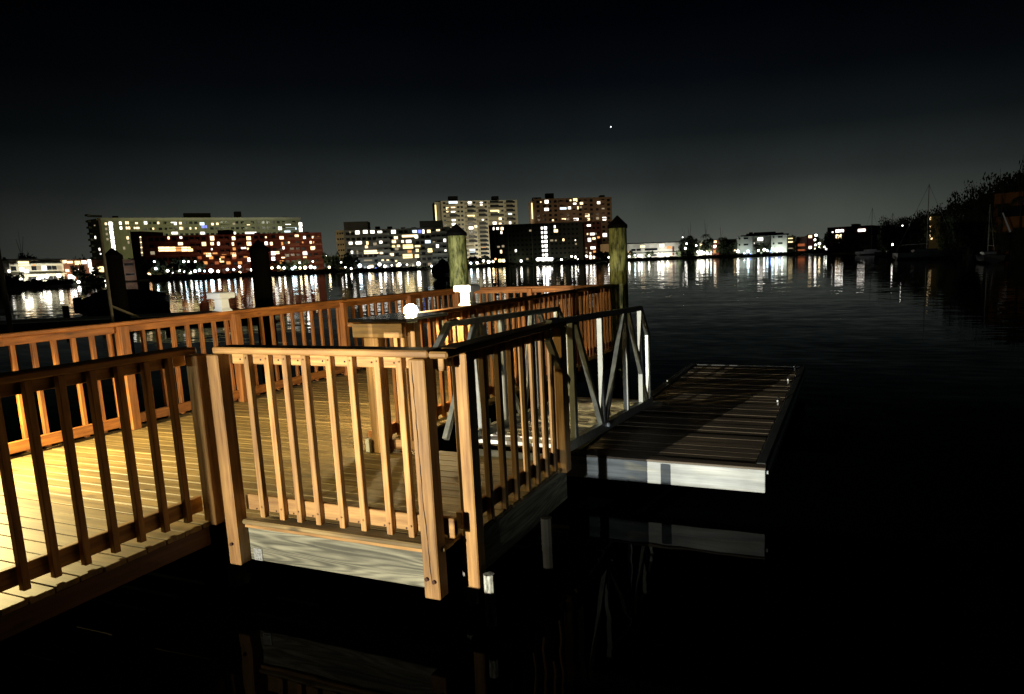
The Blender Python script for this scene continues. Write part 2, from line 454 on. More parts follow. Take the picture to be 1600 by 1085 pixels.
# front railing facing the photographer
fb = [-3.235, -3.085, -2.955, -2.815, -2.645, -2.495, -2.322, -2.180]
fr = railing('short light brown railing facing the camera above the bare grey beam', (-3.40, 2.992), (-1.93, 2.992), -1, [], fb, cap_ext=(.06, -.05), name='wooden_railing')
LF = tuple(fr.location)
for (x0, x1, z0) in [(-3.470, -3.380, -.275), (-2.075, -1.978, -.280)]:
    mb = MB(); mb.box(x0, x1, 2.925, 3.012, z0, 1.011, .006); mb.build('post', STAIN[2], fr, shift=LF)
mb = MB(); mb.box(-1.974, -1.86, 2.955, 3.085, 1.010, 1.046, .010); mb.build('cap_block', STAIN[0], fr, shift=LF)
mb = MB(); mb.box(-1.977, -1.935, 3.030, 3.068, .935, 1.008, .004); mb.build('rail_end', STAIN[0], fr, shift=LF)
mb = MB(); mb.box(-1.977, -1.93, 3.030, 3.068, .03, .125, .004); mb.build('rail_end', STAIN[0], fr, shift=LF)
# screws in the balusters
mb = MB(); mb.tube((0, -.0375, .985), (0, -.035, .985), .0055, n=7); mb.tube((0, -.0375, .09), (0, -.035, .09), .0055, n=7)
first = None
for o in [c for c in fr.children if c.name.startswith('baluster')]:
    if first is None: first = mb.build('screws', mat('rusty_screw', (.05, .02, .01), .6, .5), o)
    else: inst(first, 'screws', o)
# drying crack down the front right post
mb = MB(); pts = []
rg = random.Random(9)
for k in range(27):
    z = 1.0 - k * .0455; pts.append((-2.052 + .018 * k / 26 + rg.uniform(-.0025, .0025) + (.012 if k > 16 else 0) * (k - 16) / 10, z, .0012 + .0022 * abs(math.sin(k * .6))))
for (xa, za, wa), (xb, zb2, wb) in zip(pts, pts[1:]):
    q = [mb.b.verts.new(c) for c in ((xa - wa, 2.9245, za), (xa + wa, 2.9245, za), (xb + wb, 2.9245, zb2), (xb - wb, 2.9245, zb2))]; mb.b.faces.new(q)
mb.build('drying_crack', mat('crack_shadow', (.02, .008, .003), 1), fr, shift=LF)
# bolts on the lower ends of the posts
BOLTM = mat('rusty_bolt', (.05, .02, .01), .6, .5)
for x, z in [(-2.05, -.165), (-2.005, -.175), (-3.43, -.14)]:
    mb = MB(); mb.tube((x, 2.912, z), (x, 2.926, z), .011, n=8); mb.build('bolt', BOLTM, fr, shift=LF)
# right railing next to the gangway
rb = [3.42, 3.60, 3.765, 3.93, 4.08, 4.235, 4.375]
rr = railing('short railing on the right of the platform with a black top rail', (-1.905, 3.13), (-1.905, 4.56), 1, [], rb, cap_ext=(.06, .03), zb=.0)
LR = tuple(rr.location)
for (y0, y1, x0, x1, z0) in [(3.155, 3.245, -1.965, -1.872, -.315), (4.455, 4.545, -1.955, -1.865, -.04)]:
    mb = MB(); mb.box(x0, x1, y0, y1, z0, 1.011, .006); mb.build('post', STAIN[2], rr, shift=LR)
# middle railing (seen through the gangway)
mbals = spaced(4.62, 10.72, 43)
mr_ = railing('long railing on the right side of the outer pier, starting at the glowing globe lamp', (-3.60, 4.56), (-3.60, 10.80), 1,
        [(6.2, -3.69, .09, 0, 1.01), (7.6, -3.60, .09, -.1, 1.01), (9.1, -3.60, .09, -.1, 1.01), (10.75, -3.69, .09, 0, 1.01)], mbals, cap_ext=(.1, .12), stain=TIMBER_RED)
# short return railing with the shelf
sr = railing('stub of railing under the black shelf board beside the gangway entry', (-3.52, 4.47), (-3.16, 4.47), -1,
        [], [-3.27, -3.20], cap=False, rails=False, zb=.115, bal_z1=.93)
LS = tuple(sr.location)
for nm, b_, m_ in [('post', (-3.545, -3.405, 4.44, 4.53, 0, .93), STAIN[2]), ('header_board', (-3.64, -3.17, 4.43, 4.468, .932, 1.043), STAIN[0]),
                   ('bottom_rail', (-3.403, -3.16, 4.475, 4.513, .03, .112), STAIN[0]), ('post', (-3.20, -3.12, 4.515, 4.60, 0, 1.04), STAIN[2])]:
    mb = MB(); mb.box(*b_, .004); mb.build(nm, m_, sr, shift=LS)
# back railing along the far side
bbs = spaced(-5.3, 10.72, 96)
railing('long railing along the far side of the walkway, orange under the lamps', (-6.555, -5.4), (-6.555, 10.80), -1,
        [(y, -6.47, .09, 0, 1.01) for y in (-4.3, -2.4, -.5, 1.4, 3.22, 4.56, 5.90, 7.72, 9.3)] + [(10.75, -6.47, .09, 0, 1.01)], bbs, cap_ext=(0, .1), capw=.15, stain=TIMBER_RED)
# end railing
railing('bright orange railing closing the outer end of the pier', (-6.4, 10.83), (-3.7, 10.83), 1, [(-5.05, 10.76, .09, 0, 1.01)], spaced(-6.3, -3.78, 20), capw=.14, stain=TIMBER_RED)

# shelf board, white box
mb = MB(); mb.box(-3.67, -3.12, 4.42, 5.02, 1.0525, 1.078, .004)
tag(mb.build('shelf_board', BLACKG), 'black glossy shelf board lying on the railing stub beside the globe lamp', 'shelf')
mb = MB(); mb.box(-3.60, -3.552, 4.42, 4.475, .001, .115, .008)
tag(mb.build('outlet_box', WHITE), 'small white box at the foot of the railing stub', 'box')

# post lights: white lantern caps on the railings
def post_light(x, y, label):
    t = thing('post_light', label, 'post light', (x, y, 1.051), group='white lights on the rail posts')
    mb = MB(); mb.lathe((0, 0, 0), [(.098, 0), (.10, .01), (.075, .035), (.070, .13), (.098, .145)], 4); o = mb.build('lantern_body', WHITE, t); o.rotation_euler.z = math.radians(45)
    mb = MB(); mb.lathe((0, 0, .146), [(.135, 0), (.140, .008), (.140, .05), (.128, .062), (.05, .070)], 4); o = mb.build('lantern_lid', WHITE, t); o.rotation_euler.z = math.radians(45)
post_light(-3.655, 6.27, 'white post light on the railing right of the glowing globe lamp')
post_light(-6.50, 5.77, 'white post light on the far railing with the red brick building behind it')

# globe lamps
def globe_lamp(x, y, z, face, label, s):
    t = thing('wall_lamp', label, 'lamp', (x, y, z), group='globe lamps on the railings')
    mb = MB(); mb.lathe((0, 0, -.075), [(.03, 0), (.042, .008), (.042, .025), (.02, .032)], 14); mb.beam((0, 0, -.06), (face * .05, 0, -.06), .03, .03); mb.build('lamp_bracket', BLACKP, t)
    M = mat('lamp_glass_glow', (1, .9, .7), .3, emis=(1, .80, .42), estr=s); M.cycles.emission_sampling = 'FRONT_BACK'
    mb = MB(); mb.ball((0, 0, 0), .066, 20); mb.build('lamp_globe', M, t, smooth=True)
globe_lamp(-3.85, 5.54, 1.052, 1, 'glowing globe lamp on the middle railing next to the black shelf board', 1150)
t = thing('wall_lamp', 'lamp under the cap of the far railing just left of the picture, lighting the boards', 'lamp', WALK_LAMP, group='globe lamps on the railings')
mb = MB(); mb.lathe((-.1, 0, -.1), [(.02, 0), (.04, .01), (.04, .03)], 12); mb.build('lamp_bracket', BLACKP, t)
mb = MB(); mb.ball((-.1, 0, 0), .035, 16); mb.build('lamp_globe', mat('frosted_glass', (.8, .7, .5), .4, emis=(1, .8, .4), estr=3), t, smooth=True)

# ================================================================== GANGWAY
gw = thing('gangway', 'aluminium truss gangway with silver handrails leading from the deck to the floating dock', 'gangway', (-2.35, 4.7, 0))
GS = (-2.35, 4.7, 0)
ZT = lambda y: 1.035 - .028 * (y - 4.7)
ZB = lambda y: .125 - .055 * (y - 4.65)
for si, x in enumerate((-1.90, -2.77)):
    mb = MB()
    w = .042
    ys = 4.22 if si == 0 else 4.50
    # top handrail: rounded ends
    top = [(x, 4.62, .60), (x, 4.46, .74), (x, 4.30 if si == 0 else 4.38, .95), (x, 4.33 if si == 0 else 4.47, ZT(4.33) + .01), (x, 4.45 if si == 0 else 4.56, ZT(4.4) + .02)]
    if si: top = [(x, 4.02, .66), (x, 4.45, 1.035), (x, 4.56, 1.045)]
    for a, b_ in zip(top, top[1:]): mb.beam(a, b_, w, w)
    mb.beam((x, top[-1][1], top[-1][2] - .012), (x, 6.54, ZT(6.54)), w, .045)
    mb.beam((x, 6.54, ZT(6.54) + .004), (x, 6.80, .69), w, w)
    mb.beam((x, 6.79, .70), (x, 6.79, ZB(6.8)), w, w)
    mb.build('handrail', ALU, gw, shift=GS)
    mb = MB()
    mb.beam((x, 4.50, ZB(4.5)), (x, 6.86, ZB(6.86)), .05, .075)
    mb.build('bottom_chord', ALU, gw, shift=GS)
    for y in ((4.72, 5.36, 6.03, 6.52) if si == 0 else (4.86, 5.28, 5.95, 6.5)):
        mb = MB(); mb.beam((x, y, ZB(y)), (x, y, ZT(y) - .01), .045, .045, .003); mb.build('upright', ALUW, gw, shift=GS)
    diag = [((4.80, 1), (5.32, 0)), ((5.98, 1), (5.42, 0)), ((6.14, 1), (6.70, 0))] if si == 0 else [((4.31, .5), (4.84, 1)), ((4.90, 1), (5.60, 0)), ((5.90, 1), (5.66, 0)), ((6.1, 1), (6.68, 0))]
    for (ya, ka), (yb, kb) in diag:
        mb = MB()
        za = ZT(ya) - .02 if ka == 1 else ZB(ya) + .05; zb_ = ZB(yb) + .03 if kb == 0 else ZT(yb) - .02
        mb.beam((x + .001, ya, za), (x + .001, yb, zb_), .038, .042)
        mb.build('brace', ALU, gw, shift=GS)
mb = MB()
y = 4.74
while y < 6.82:
    z = ZB(y) - .035
    mb.box(-2.74, -1.93, y, y + .085, z - .03, z, .003)
    if int(y * 10) % 4 < 3: mb.box(-2.70, -1.97, y + .03, y + .05, z - .001, z + .014, .002)  # added ribs, shaped so their near faces catch bright stripes of light
    y += .10
mb.build('tread_planks', mat('grey_tread', (.72, .70, .64), .7, noise=(9, .3)), gw, shift=GS)
mb = MB(); mb.beam((-2.33, 6.83, -.02), (-2.33, 7.40, -.128), .84, .012); mb.build('ramp_plate', ALU, gw, shift=GS)
mb = MB(); mb.ball((-1.865, 5.40, ZB(5.4) + .01), .028, 12, (.5, 1, .7)); mb.build('bolt_cap', WHITE, gw, smooth=True, shift=GS)
mb = MB(); mb.box(-2.79, -2.75, 4.9, 4.98, .12, .2); mb.build('hinge_bracket', WHITE, gw, shift=GS)

# ================================================================== FLOATING DOCK
fd = thing('floating_dock', 'low floating dock with grey planks and a white painted front edge on the water', 'dock', (-1.4, 7.7, -.14))
FS = (-1.4, 7.7, -.14)
ZF = -.14
PLK = wood('dock_plank_timber', 0, (.06, .045, .028), (.17, .13, .085), board=(1, .138), scale=9)
mb = MB(); y = 5.35
r2 = random.Random(5)
while y < 10.15:
    mb.box(-2.10, -.66, y + .005, y + .133, ZF - .03, ZF + r2.uniform(-.003, .003), .004); y += .138
mb.build('planks', PLK, fd, shift=FS)
mb = MB(); y = 5.35
while y < 7.5:
    mb.box(-3.2, -2.22, y + .005, y + .133, ZF - .03, ZF, .004); y += .138
mb.build('landing_planks', PLK, fd, shift=FS)
WP = wood('white_painted_board', 0, (.36, .385, .37), (.60, .63, .61), scale=12, stretch=25, contrast=1.6)
mb = MB(); mb.box(-2.2, -.575, 5.255, 5.295, ZF - .195, ZF - .014, .004); mb.build('front_fascia', WP, fd, shift=FS)
mb = MB(); mb.box(-2.215, -.57, 5.245, 5.345, ZF - .012, ZF + .006, .003); mb.build('front_edge_board', PLK, fd, shift=FS)
DK = mat('dark_rub_rail', (.03, .032, .03), .5, noise=(8, .3))
mb = MB(); mb.box(-.652, -.58, 5.35, 10.24, ZF - .19, ZF + .012, .005); mb.build('edge_rail', DK, fd, shift=FS)
mb = MB(); mb.box(-.575, -.555, 5.30, 10.24, ZF - .06, ZF - .03, .003); mb.build('rub_strip', ALU, fd, shift=FS)
mb = MB(); mb.box(-2.215, -2.105, 5.35, 10.24, ZF - .19, ZF + .010, .005); mb.build('edge_rail', DK, fd, shift=FS)
mb = MB(); mb.box(-2.10, -.655, 10.15, 10.24, ZF - .19, ZF + .012, .005); mb.build('edge_rail', DK, fd, shift=FS)
mb = MB(); mb.path([(-2.16, 8.6, ZF + .03), (-2.16, 9.3, ZF + .03), (-2.15, 10.1, ZF + .03)], .010, 6); mb.build('guide_bar', ALU, fd, shift=FS)
for (x, y) in [(-1.8, 6.9), (-1.8, 9.0), (-1.0, 6.9), (-1.0, 9.0), (-2.7, 6.9)]:
    mb = MB(); mb.box(x - .25, x + .25, y - .5, y + .5, -.75, ZF - .035, .02); mb.build('float_drum', BLACKP, fd, shift=FS)
def cleat(x, y):
    mb = MB(); mb.beam((x, y - .09, ZF + .055), (x, y + .09, ZF + .055), .018, .016, .004)
    mb.tube((x, y - .03, ZF), (x, y - .03, ZF + .05), .009, n=8); mb.tube((x, y + .03, ZF), (x, y + .03, ZF + .05), .009, n=8)
    mb.build('cleat', STEEL, fd, shift=FS)
for y in (7.6, 8.9, 9.9): cleat(-.70, y)

# ================================================================== PILES
def pile(x_, d, y_top, y_cap, r, label, m_=None, capr=1.12, name='mooring_pile'):
    p = at(x_, d); zt = zat(x_, y_top, d); zc = zat(x_, y_cap, d)
    t = thing(name, label, 'pile', (p.x, p.y, WATER_Z), group='mooring piles')
    mb = MB(); prof = []
    n = 14; z = -1.2
    rg = random.Random(int(x_))
    while z < zc - WATER_Z - .02:
        prof.append((r * (1.04 - .02 * z / 2 + rg.uniform(-.012, .012)), z)); z += .18
    prof.append((r, zc - WATER_Z))
    mb.lathe((0, 0, 0), prof, 18); mb.build('pile_shaft', m_ or PILEM, t, smooth=True)
    mb = MB(); mb.lathe((0, 0, zc - WATER_Z), [(r * capr, -.02), (r * capr, .03), (.01, zt - zc)], 18); mb.build('pile_cap', BLACKP, t)
    return t
pile(966, 11.55, 337, 355, .145, 'green stained pile with a black cone cap at the outer corner of the pier')
pile(715.5, 12.9, 350, 367, .165, 'green stained pile with a black cone cap in front of the pale tower')
pile(405.5, 12.2, 375, 392, .135, 'black pile standing in front of the red brick building', DARKW)
pile(176.5, 11.0, 388, 403, .10, 'dark pile beside the thin grey pole on the left', DARKW)
def pole(x, d, ytop, r, label, m_, brace=None, name='pole'):
    p = at(x, d, 450); zt = zat(x, ytop, d)
    t = thing(name, label, 'pole', (p.x, p.y, WATER_Z))
    mb = MB(); mb.tube((0, 0, -.8), (0, 0, zt - WATER_Z), r, r * .8, n=10); mb.build('shaft', m_, t, smooth=True)
    if brace:
        q = at(brace[0], d) - p; z1 = zat(brace[0], brace[1], d) - WATER_Z
        z0 = zat(brace[2], brace[3], d) - WATER_Z
        mb = MB(); mb.tube((0, 0, z0), (q.x, q.y, z1), r * .7, n=8); mb.build('brace', m_, t)
GP = mat('grey_pole_paint', (.20, .19, .16), .5, .3, noise=(4, .2))
pole(169, 9.2, 341, .020, 'thin grey pole with a low brace in front of the pale long building', GP, (205, 497, 176, 478))
pole(6, 26, 300, .07, 'thin mast at the left edge of the picture', GP, name='mast')

# ================================================================== BACKGROUND BUILDINGS
EM = {
 'warm': mat('window_warm', (.1, .08, .05), .5, emis=(1, .72, .38), estr=2.6),
 'white': mat('window_white', (.1, .1, .1), .5, emis=(1, .93, .82), estr=3.2),
 'hot': mat('window_hot', (.1, .1, .1), .5, emis=(1, .97, .9), estr=6),
 'orange': mat('window_orange', (.1, .06, .03), .5, emis=(1, .42, .12), estr=1.0),
 'red': mat('window_red', (.1, .03, .02), .5, emis=(1, .25, .08), estr=.35),
 'dim': mat('window_dim', (.08, .07, .05), .5, emis=(1, .8, .5), estr=.35),
 'cool': mat('window_cool', (.1, .1, .1), .5, emis=(.75, .9, 1), estr=1.8),
 'blue': mat('window_blue', (.05, .05, .1), .5, emis=(.25, .3, 1), estr=1.3),
 'gold': mat('window_gold', (.1, .08, .04), .5, emis=(1, .8, .35), estr=2.2),
}
GLASS = mat('window_dark', (.012, .014, .016), .25)
def wallm(name, col): return mat(name, col, .85, noise=(.25, .14))
class Bld:
    def __init__(s, name, label, x0, x1, ytop, d0, d1, depth, wall, trim=None, xr=None, cat='building'):
        s.P0 = at(x0, d0); s.P1 = at(x1, d1)
        s.dir = (s.P1 - s.P0); s.W = s.dir.length; s.dir.normalize()
        s.nrm = Vector((-s.dir.y, s.dir.x, 0))          # pointing away from the camera
        s.rz = math.atan2(s.dir.y, s.dir.x)
        s.H = zat((x0 + x1) / 2, ytop, (d0 + d1) / 2)
        s.t = thing(name, label, cat, tuple(s.P0), s.rz)
        s.wall = wall; s.depth = depth; s.count = 0; s.rest = []
        s.lits = []
        mb = MB(); mb.box(0, s.W, 0, depth, -.1, s.H); mb.build('wall', wall, s.t)
        s.trim = trim or wall
    def sz(s, x, y):
        r = ray(x, y); a = Vector((r.x, r.y, 0)); 
        # solve P0 + dir*q = a*k
        det = s.dir.x * -a.y + a.x * s.dir.y
        k = (s.P0.y * s.dir.x - s.P0.x * s.dir.y) / (a.y * s.dir.x - a.x * s.dir.y)
        q = (a * k - s.P0).dot(s.dir)
        return q, EYE + r.z * k
    def win(s, q, z, w, h, m_, dep=.08):
        """window whose lower left is (q, z)"""
        if s.count < 98:
            mb = MB(); mb.box(q, q + w, -dep, .05, z, z + h); mb.build('window', m_, s.t); s.count += 1
        else: s.rest.append((q, z, w, h, m_, dep))
    def lit(s, items, jit=True):
        """items (x, y, w, h, kind) in photo pixels, centre and size"""
        for (x, y, w, h, k) in items:
            w *= .9; h *= .86
            q0, z0 = s.sz(x - w / 2, y + h / 2); q1, z1 = s.sz(x + w / 2, y - h / 2)
            s.win(q0, z0, q1 - q0, abs(z1 - z0), EM[k] if k in EM else k, .11)
            s.lits.append((q0, q1, z0, z1))
    def grid(s, xs, fl, h=1.3, w=1.5, z0=1.2, zmax=None, lit=.0, kinds=('warm', 'white'), seed=1, xpix=True, zmin=-1):
        rg = random.Random(seed)
        z = z0
        while z + h < (zmax or s.H - .5):
            if z > zmin:
                for x in xs:
                    q = s.sz(x, 400)[0] - w / 2 if xpix else x
                    if q < .2 or q + w > s.W - .2: continue
                    if any(q < b_ and q + w > a and z < d and z + h > c for a, b_, c, d in s.lits): continue
                    m_ = EM[rg.choice(kinds)] if rg.random() < lit else GLASS
                    s.win(q, z, w, h, m_)
            z += fl
    def slab(s, x0, x1, z, h, out_, m_=None, name='balcony'):
        q0 = s.sz(x0, 400)[0]; q1 = s.sz(x1, 400)[0]
        mb = MB(); mb.box(q0, q1, -out_, -.06 if name == 'balcony' else .04, z, z + h); return mb.build(name, m_ or s.trim, s.t)
    def roofbox(s, x0, x1, y, dep=6, name='roof_house', m_=None, off=3):
        q0 = s.sz(x0, 400)[0]; q1 = s.sz(x1, 400)[0]; z = s.sz((x0 + x1) / 2, y)[1]
        mb = MB(); mb.box(q0, q1, off, off + dep, s.H - .1, z); mb.build(name, m_ or s.wall, s.t)
    def flood(s, x, power, out_=30, z=3, tz=None, col=(1, .9, .7), cone=120):  # added spot without a fixture, to brighten the facade
        q = s.sz(x, 400)[0]
        p = s.P0 + s.dir * q - s.nrm * out_; tgt = s.P0 + s.dir * q
        add_light('added_facade_fill', 'SPOT', (p.x, p.y, z), power, col, .5, (tgt.x, tgt.y, tz if tz is not None else s.H * .5), cone, .6)
    def done(s):
        by = {}
        for (q, z, w, h, m_, dep) in s.rest: by.setdefault(m_.name, []).append((q, z, w, h, m_, dep))
        if s.rest:
            mb = MB(); mats = list(by); idx = {}
            for i, k in enumerate(mats):
                for (q, z, w, h, m_, dep) in by[k]:
                    n0 = len(mb.b.faces); mb.box(q, q + w, -dep, .05, z, z + h)
                    mb.b.faces.ensure_lookup_table()
                    for f in mb.b.faces[n0:]: f.material_index = i
            o = mb.build('window_rows', bpy.data.materials[mats[0]], s.t, kind='stuff')
            for k in mats[1:]: o.data.materials.append(bpy.data.materials[k])

# --- long pale building on the left (400 m away)
OL = wallm('pale_olive_render', (.34, .35, .22))
b = Bld('apartment_block', 'long pale green apartment block with a flat roof behind the red brick one', 160, 474, 342, 424, 430, 16, OL)
b.lit([(173 + (y - 349) * .13, y, 6.0, 6.4, 'hot') for y in (350, 357, 364, 371, 378, 385, 392)])
b.lit([(469.5, 351, 4.4, 7, 'hot'), (469.8, 359, 4.4, 7, 'hot')])
b.lit([(165.5, 350, 3, 4, 'warm'), (166, 358, 3, 4, 'dim'), (167, 366, 3, 4, 'dim'), (168, 374, 3, 4, 'dim'), (188, 349, 3.4, 5, 'white'), (189, 356.5, 3.2, 5, 'white'), (198.5, 348.5, 5, 5, 'warm'),
       (200, 356.5, 6.5, 4.6, 'warm'), (213, 349, 4.5, 3, 'warm'), (213.5, 356.5, 9, 3.4, 'warm'), (227.5, 348.5, 4.4, 5, 'white'), (247.3, 348.6, 2.6, 4, 'warm'), (239.5, 357.5, 2.4, 3, 'warm'),
       (271.5, 349.5, 9, 5, 'white'), (273, 364.5, 10, 4, 'white'), (283.3, 357, 5.6, 5, 'warm'), (282, 349, 4, 4, 'warm'), (297.5, 357, 2, 4, 'warm'), (306, 357, 2, 3, 'warm'),
       (316, 350, 8, 5, 'cool'), (319, 354.5, 9, 5, 'blue'), (316.5, 364.5, 7, 4, 'white'), (332, 350.5, 3.4, 4, 'warm'), (339.6, 350, 3.4, 3.6, 'warm'), (365.5, 350, 4, 3, 'dim'),
       (388, 350.5, 5, 3.6, 'warm'), (385, 358, 4, 3, 'white'), (392, 364.8, 19, 4.6, 'white'), (367, 364.5, 2.5, 4, 'white'), (437.5, 357, 5, 6, 'white'), (450, 350, 9, 3, 'white'),
       (455, 357.5, 18, 4, 'cool'), (200, 372, 4, 5, 'warm'), (449, 362, 10, 3, 'cool'), (194, 388, 3, 5, 'dim'), (201, 379, 2.6, 5, 'dim')])
b.grid(list(range(224, 466, 8)), 3.05, 1.3, 1.6, z0=b.H - 2.9 - 3.05 * 9, lit=.0)
mb = MB(); mb.box(-.3, b.W + .3, -.5, .0, b.H - .9, b.H + .35); mb.build('roof_edge', wallm('pale_cornice', (.5, .5, .36)), b.t)
for x in (182, 192, 205, 217, 238, 262, 290, 325, 350, 378, 406, 424, 442): b.slab(x, x + .9, 0, b.H - .9, .25, name='pilaster')
for (x0, x1) in [(209, 217), (266, 278), (352, 364), (384, 400), (446, 465)]:
    for k in range(4): b.slab(x0, x1, b.H - 3.05 * (k + 1) - .3, 1.0, 1.3)
b.roofbox(295, 337, 332.5, m_=DARKW); b.roofbox(375, 385, 330, m_=DARKW); b.roofbox(183, 192, 337, m_=DARKW); b.roofbox(449, 457, 338.6, m_=DARKW)
b.flood(195, 8000, 40, 4, tz=20, col=(1, .95, .5)); b.flood(225, 2500, 26, 29, tz=30, col=(1, .95, .6)); b.flood(290, 3200, 26, 29, tz=31, col=(1, .95, .62)); b.flood(360, 4200, 26, 29, tz=31, col=(1, .97, .68)); b.flood(430, 5500, 26, 29, tz=31, col=(1, .98, .72))
b.done()
# its unlit side wing with balconies
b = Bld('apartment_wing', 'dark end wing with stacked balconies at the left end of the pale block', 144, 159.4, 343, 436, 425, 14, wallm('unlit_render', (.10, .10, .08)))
for k in range(11):
    zb_ = 1.5 + 3.05 * k
    mb = MB(); mb.box(-2.0, -.01, 1, 7, zb_, zb_ + 1.0); mb.build('balcony', b.wall, b.t)
    b.slab(146, 150, zb_, 1.0, 1.4)
b.grid([153, 157], 3.05, 1.3, 1.3, z0=2.4, lit=.03)
b.lit([(135.5, 0 + 353, 1.6, 2, 'white')] if False else [(148, 352.5, 1.6, 2.2, 'dim'), (157.5, 397, 1.5, 2.5, 'white')])
b.done()

# --- red brick building
RB = mat('red_brick', (.22, .045, .022), .85, noise=(.8, .3))
b = Bld('brick_apartment_block', 'red brick apartment block with lit windows and a line of lamps before it', 226, 505, 366.5, 372, 366, 18, RB)
L2 = [(263.5, 372, 2.6, 5, 'warm'), (282.7, 371.4, 3.4, 4, 'white'), (282, 381, 7.5, 5.5, 'warm'), (318.7, 381.5, 6.4, 7, 'gold'), (331.5, 372.5, 6, 8, 'warm'), (331.5, 381, 5, 5.5, 'warm'), (341.4, 381, 3.4, 6, 'white'),
      (331, 389.7, 2, 3, 'white'), (365, 372.6, 5, 6.5, 'warm'), (364, 381.5, 3, 6, 'warm'), (366, 389, 4.5, 5.5, 'orange'), (378.5, 387.2, 3.2, 4.6, 'white'), (382.8, 387, 2.6, 4.6, 'white'),
      (388.5, 372.5, 6.6, 6.6, 'warm'), (389, 381, 7, 7, 'warm'), (387.5, 389, 3, 3.6, 'gold'), (326, 398.5, 8, 7, 'warm'), (366, 398.7, 5.5, 8, 'warm'), (346.5, 407, 6.4, 7.4, 'gold'), (389, 406, 4, 7, 'white'),
      (416, 380.5, 4.4, 6, 'white'), (424, 381, 4, 6, 'warm'), (415.5, 371, 2.4, 3, 'warm'), (440, 372, 6.4, 6, 'warm'), (441, 381, 2.6, 6, 'orange'), (451.5, 380, 2.4, 5, 'warm'), (443, 387.5, 2.6, 5, 'white'),
      (427, 396, 6.6, 6.6, 'white'), (433.5, 395, 6, 5, 'warm'), (427, 404.5, 5.6, 6.4, 'white'), (442.5, 403, 5.6, 3, 'warm'), (475.7, 371.5, 3.6, 5, 'white'), (489, 371, 3, 4, 'warm'), (497.5, 371, 3, 4, 'orange'),
      (485.5, 379, 3, 4.6, 'warm'), (490, 379, 2, 4, 'orange'), (473, 379, 2, 3, 'orange'), (488.8, 388, 7, 6.4, 'warm'), (476.5, 395.7, 6.6, 6.8, 'white'), (476.5, 402.5, 6, 3, 'warm')]
L2 += [(250 + 9 * k + 2, 389.5, 8.6, 8.4, k_) for k, k_ in enumerate(['warm', 'warm', 'gold', 'orange', 'warm', 'gold'])]
L2 += [(312 + 9 * k, 403 + (k % 2) * 8, 6.5, 5.5, 'orange' if k % 3 else 'red') for k in range(9)] + [(322 + 14 * k, 396.5, 8, 4, 'orange') for k in range(4)]
b.lit(L2)
b.grid([230 + 9.1 * k for k in range(31)], 3.0, 1.4, 1.7, z0=b.H - 2.3 - 3 * 6, lit=.05, kinds=('orange', 'dim', 'warm'), seed=4)
for k in range(7):
    z = b.H - 3.0 * (k + 1) + .1
    mb = MB(); mb.box(0, b.W, -.35, .02, z - .25, z); mb.build('floor_band', wallm('brick_band', (.34, .12, .07)), b.t)
for (x0, x1) in [(300, 312), (345, 358), (376, 386), (452, 470), (492, 505.4)]:
    for k in range(6): b.slab(x0, x1, b.H - 3.0 * (k + 1) + .1, .95, 1.4, wallm('brick_balcony', (.30, .10, .06)))
b.roofbox(343, 366, 359, m_=DARKW, name='stair_house'); b.roofbox(478, 486, 362, m_=RB, name='stair_house'); b.roofbox(400, 407, 363, m_=DARKW, name='stair_house'); b.roofbox(449, 465, 364, m_=RB, name='stair_house')
b.flood(330, 1000, 22, 2, tz=5, col=(1, .55, .3)); b.flood(440, 1700, 26, 2, tz=12, col=(1, .6, .4)); b.flood(485, 1300, 22, 3, tz=14, col=(1, .6, .4)); b.flood(385, 2200, 24, 2, tz=8, col=(1, .5, .28))
b.done()
b = Bld('brick_apartment_wing', 'darker brick wing with a string of small lamps up its left corner', 208, 225.6, 362, 376, 372.5, 14, wallm('dark_brick', (.12, .04, .03)))
b.lit([(219.5 + (y - 371) * .1, y, 2, 2.6, 'dim' if i % 2 else 'warm') for i, y in enumerate(range(371, 402, 4))])
b.done()

# --- left low buildings
CR = wallm('cream_render', (.62, .60, .46))
b = Bld('waterfront_apartments', 'low cream three storey apartments at the far left with floodlit ground floor', 12, 97, 407, 250, 262, 12, CR)
b.lit([(36.5, 412, 17, 7.5, 'warm'), (34, 421, 5, 6, 'hot'), (41, 424, 6, 6, 'hot'), (14, 424, 3, 5, 'white'), (20, 434, 3, 6, 'white'), (53, 414, 4, 4, 'orange')])
b.grid([18, 26, 43, 50, 58, 66, 74, 82, 90], 3.0, 1.2, 1.5, z0=1.1, lit=.18, kinds=('warm', 'dim', 'white'), seed=11)
mb = MB(); mb.box(-.5, b.W + .5, -.6, b.depth, b.H, b.H + .4); mb.build('roof', DARKW, b.t)
for k in (1, 2): b.slab(14, 95, 3.0 * k - .2, .25, 1.2, name='walkway_slab')
for x in (28, 42, 56, 68, 88): b.flood(x, 900, 5, .6, tz=4, cone=140, col=(1, .95, .82))
b.done()
b = Bld('waterfront_house', 'small orange lit house right of the far left cream apartments', 98, 136, 406, 262, 268, 10, wallm('brown_render', (.26, .11, .06)))
b.lit([(101, 409, 5, 5, 'warm'), (109, 410, 9, 4, 'warm'), (121, 411, 8, 7, 'gold'), (131, 410, 7, 6, 'white'), (105, 423, 5, 5, 'warm'), (120, 423, 5, 6, 'white'), (110, 433, 6, 8, 'hot'), (117, 440, 4, 6, 'hot')])
b.grid([102, 110, 118, 126, 133], 3.0, 1.3, 1.4, z0=1.0, lit=.3, kinds=('orange', 'warm'), seed=5)
b.flood(110, 1500, 5, .5, tz=3, col=(1, .7, .4)); b.done()
b = Bld('waterfront_house', 'narrow house with a yellow lit opening left of the grey pole', 138, 165, 406, 268, 275, 10, wallm('rust_render', (.24, .08, .05)))
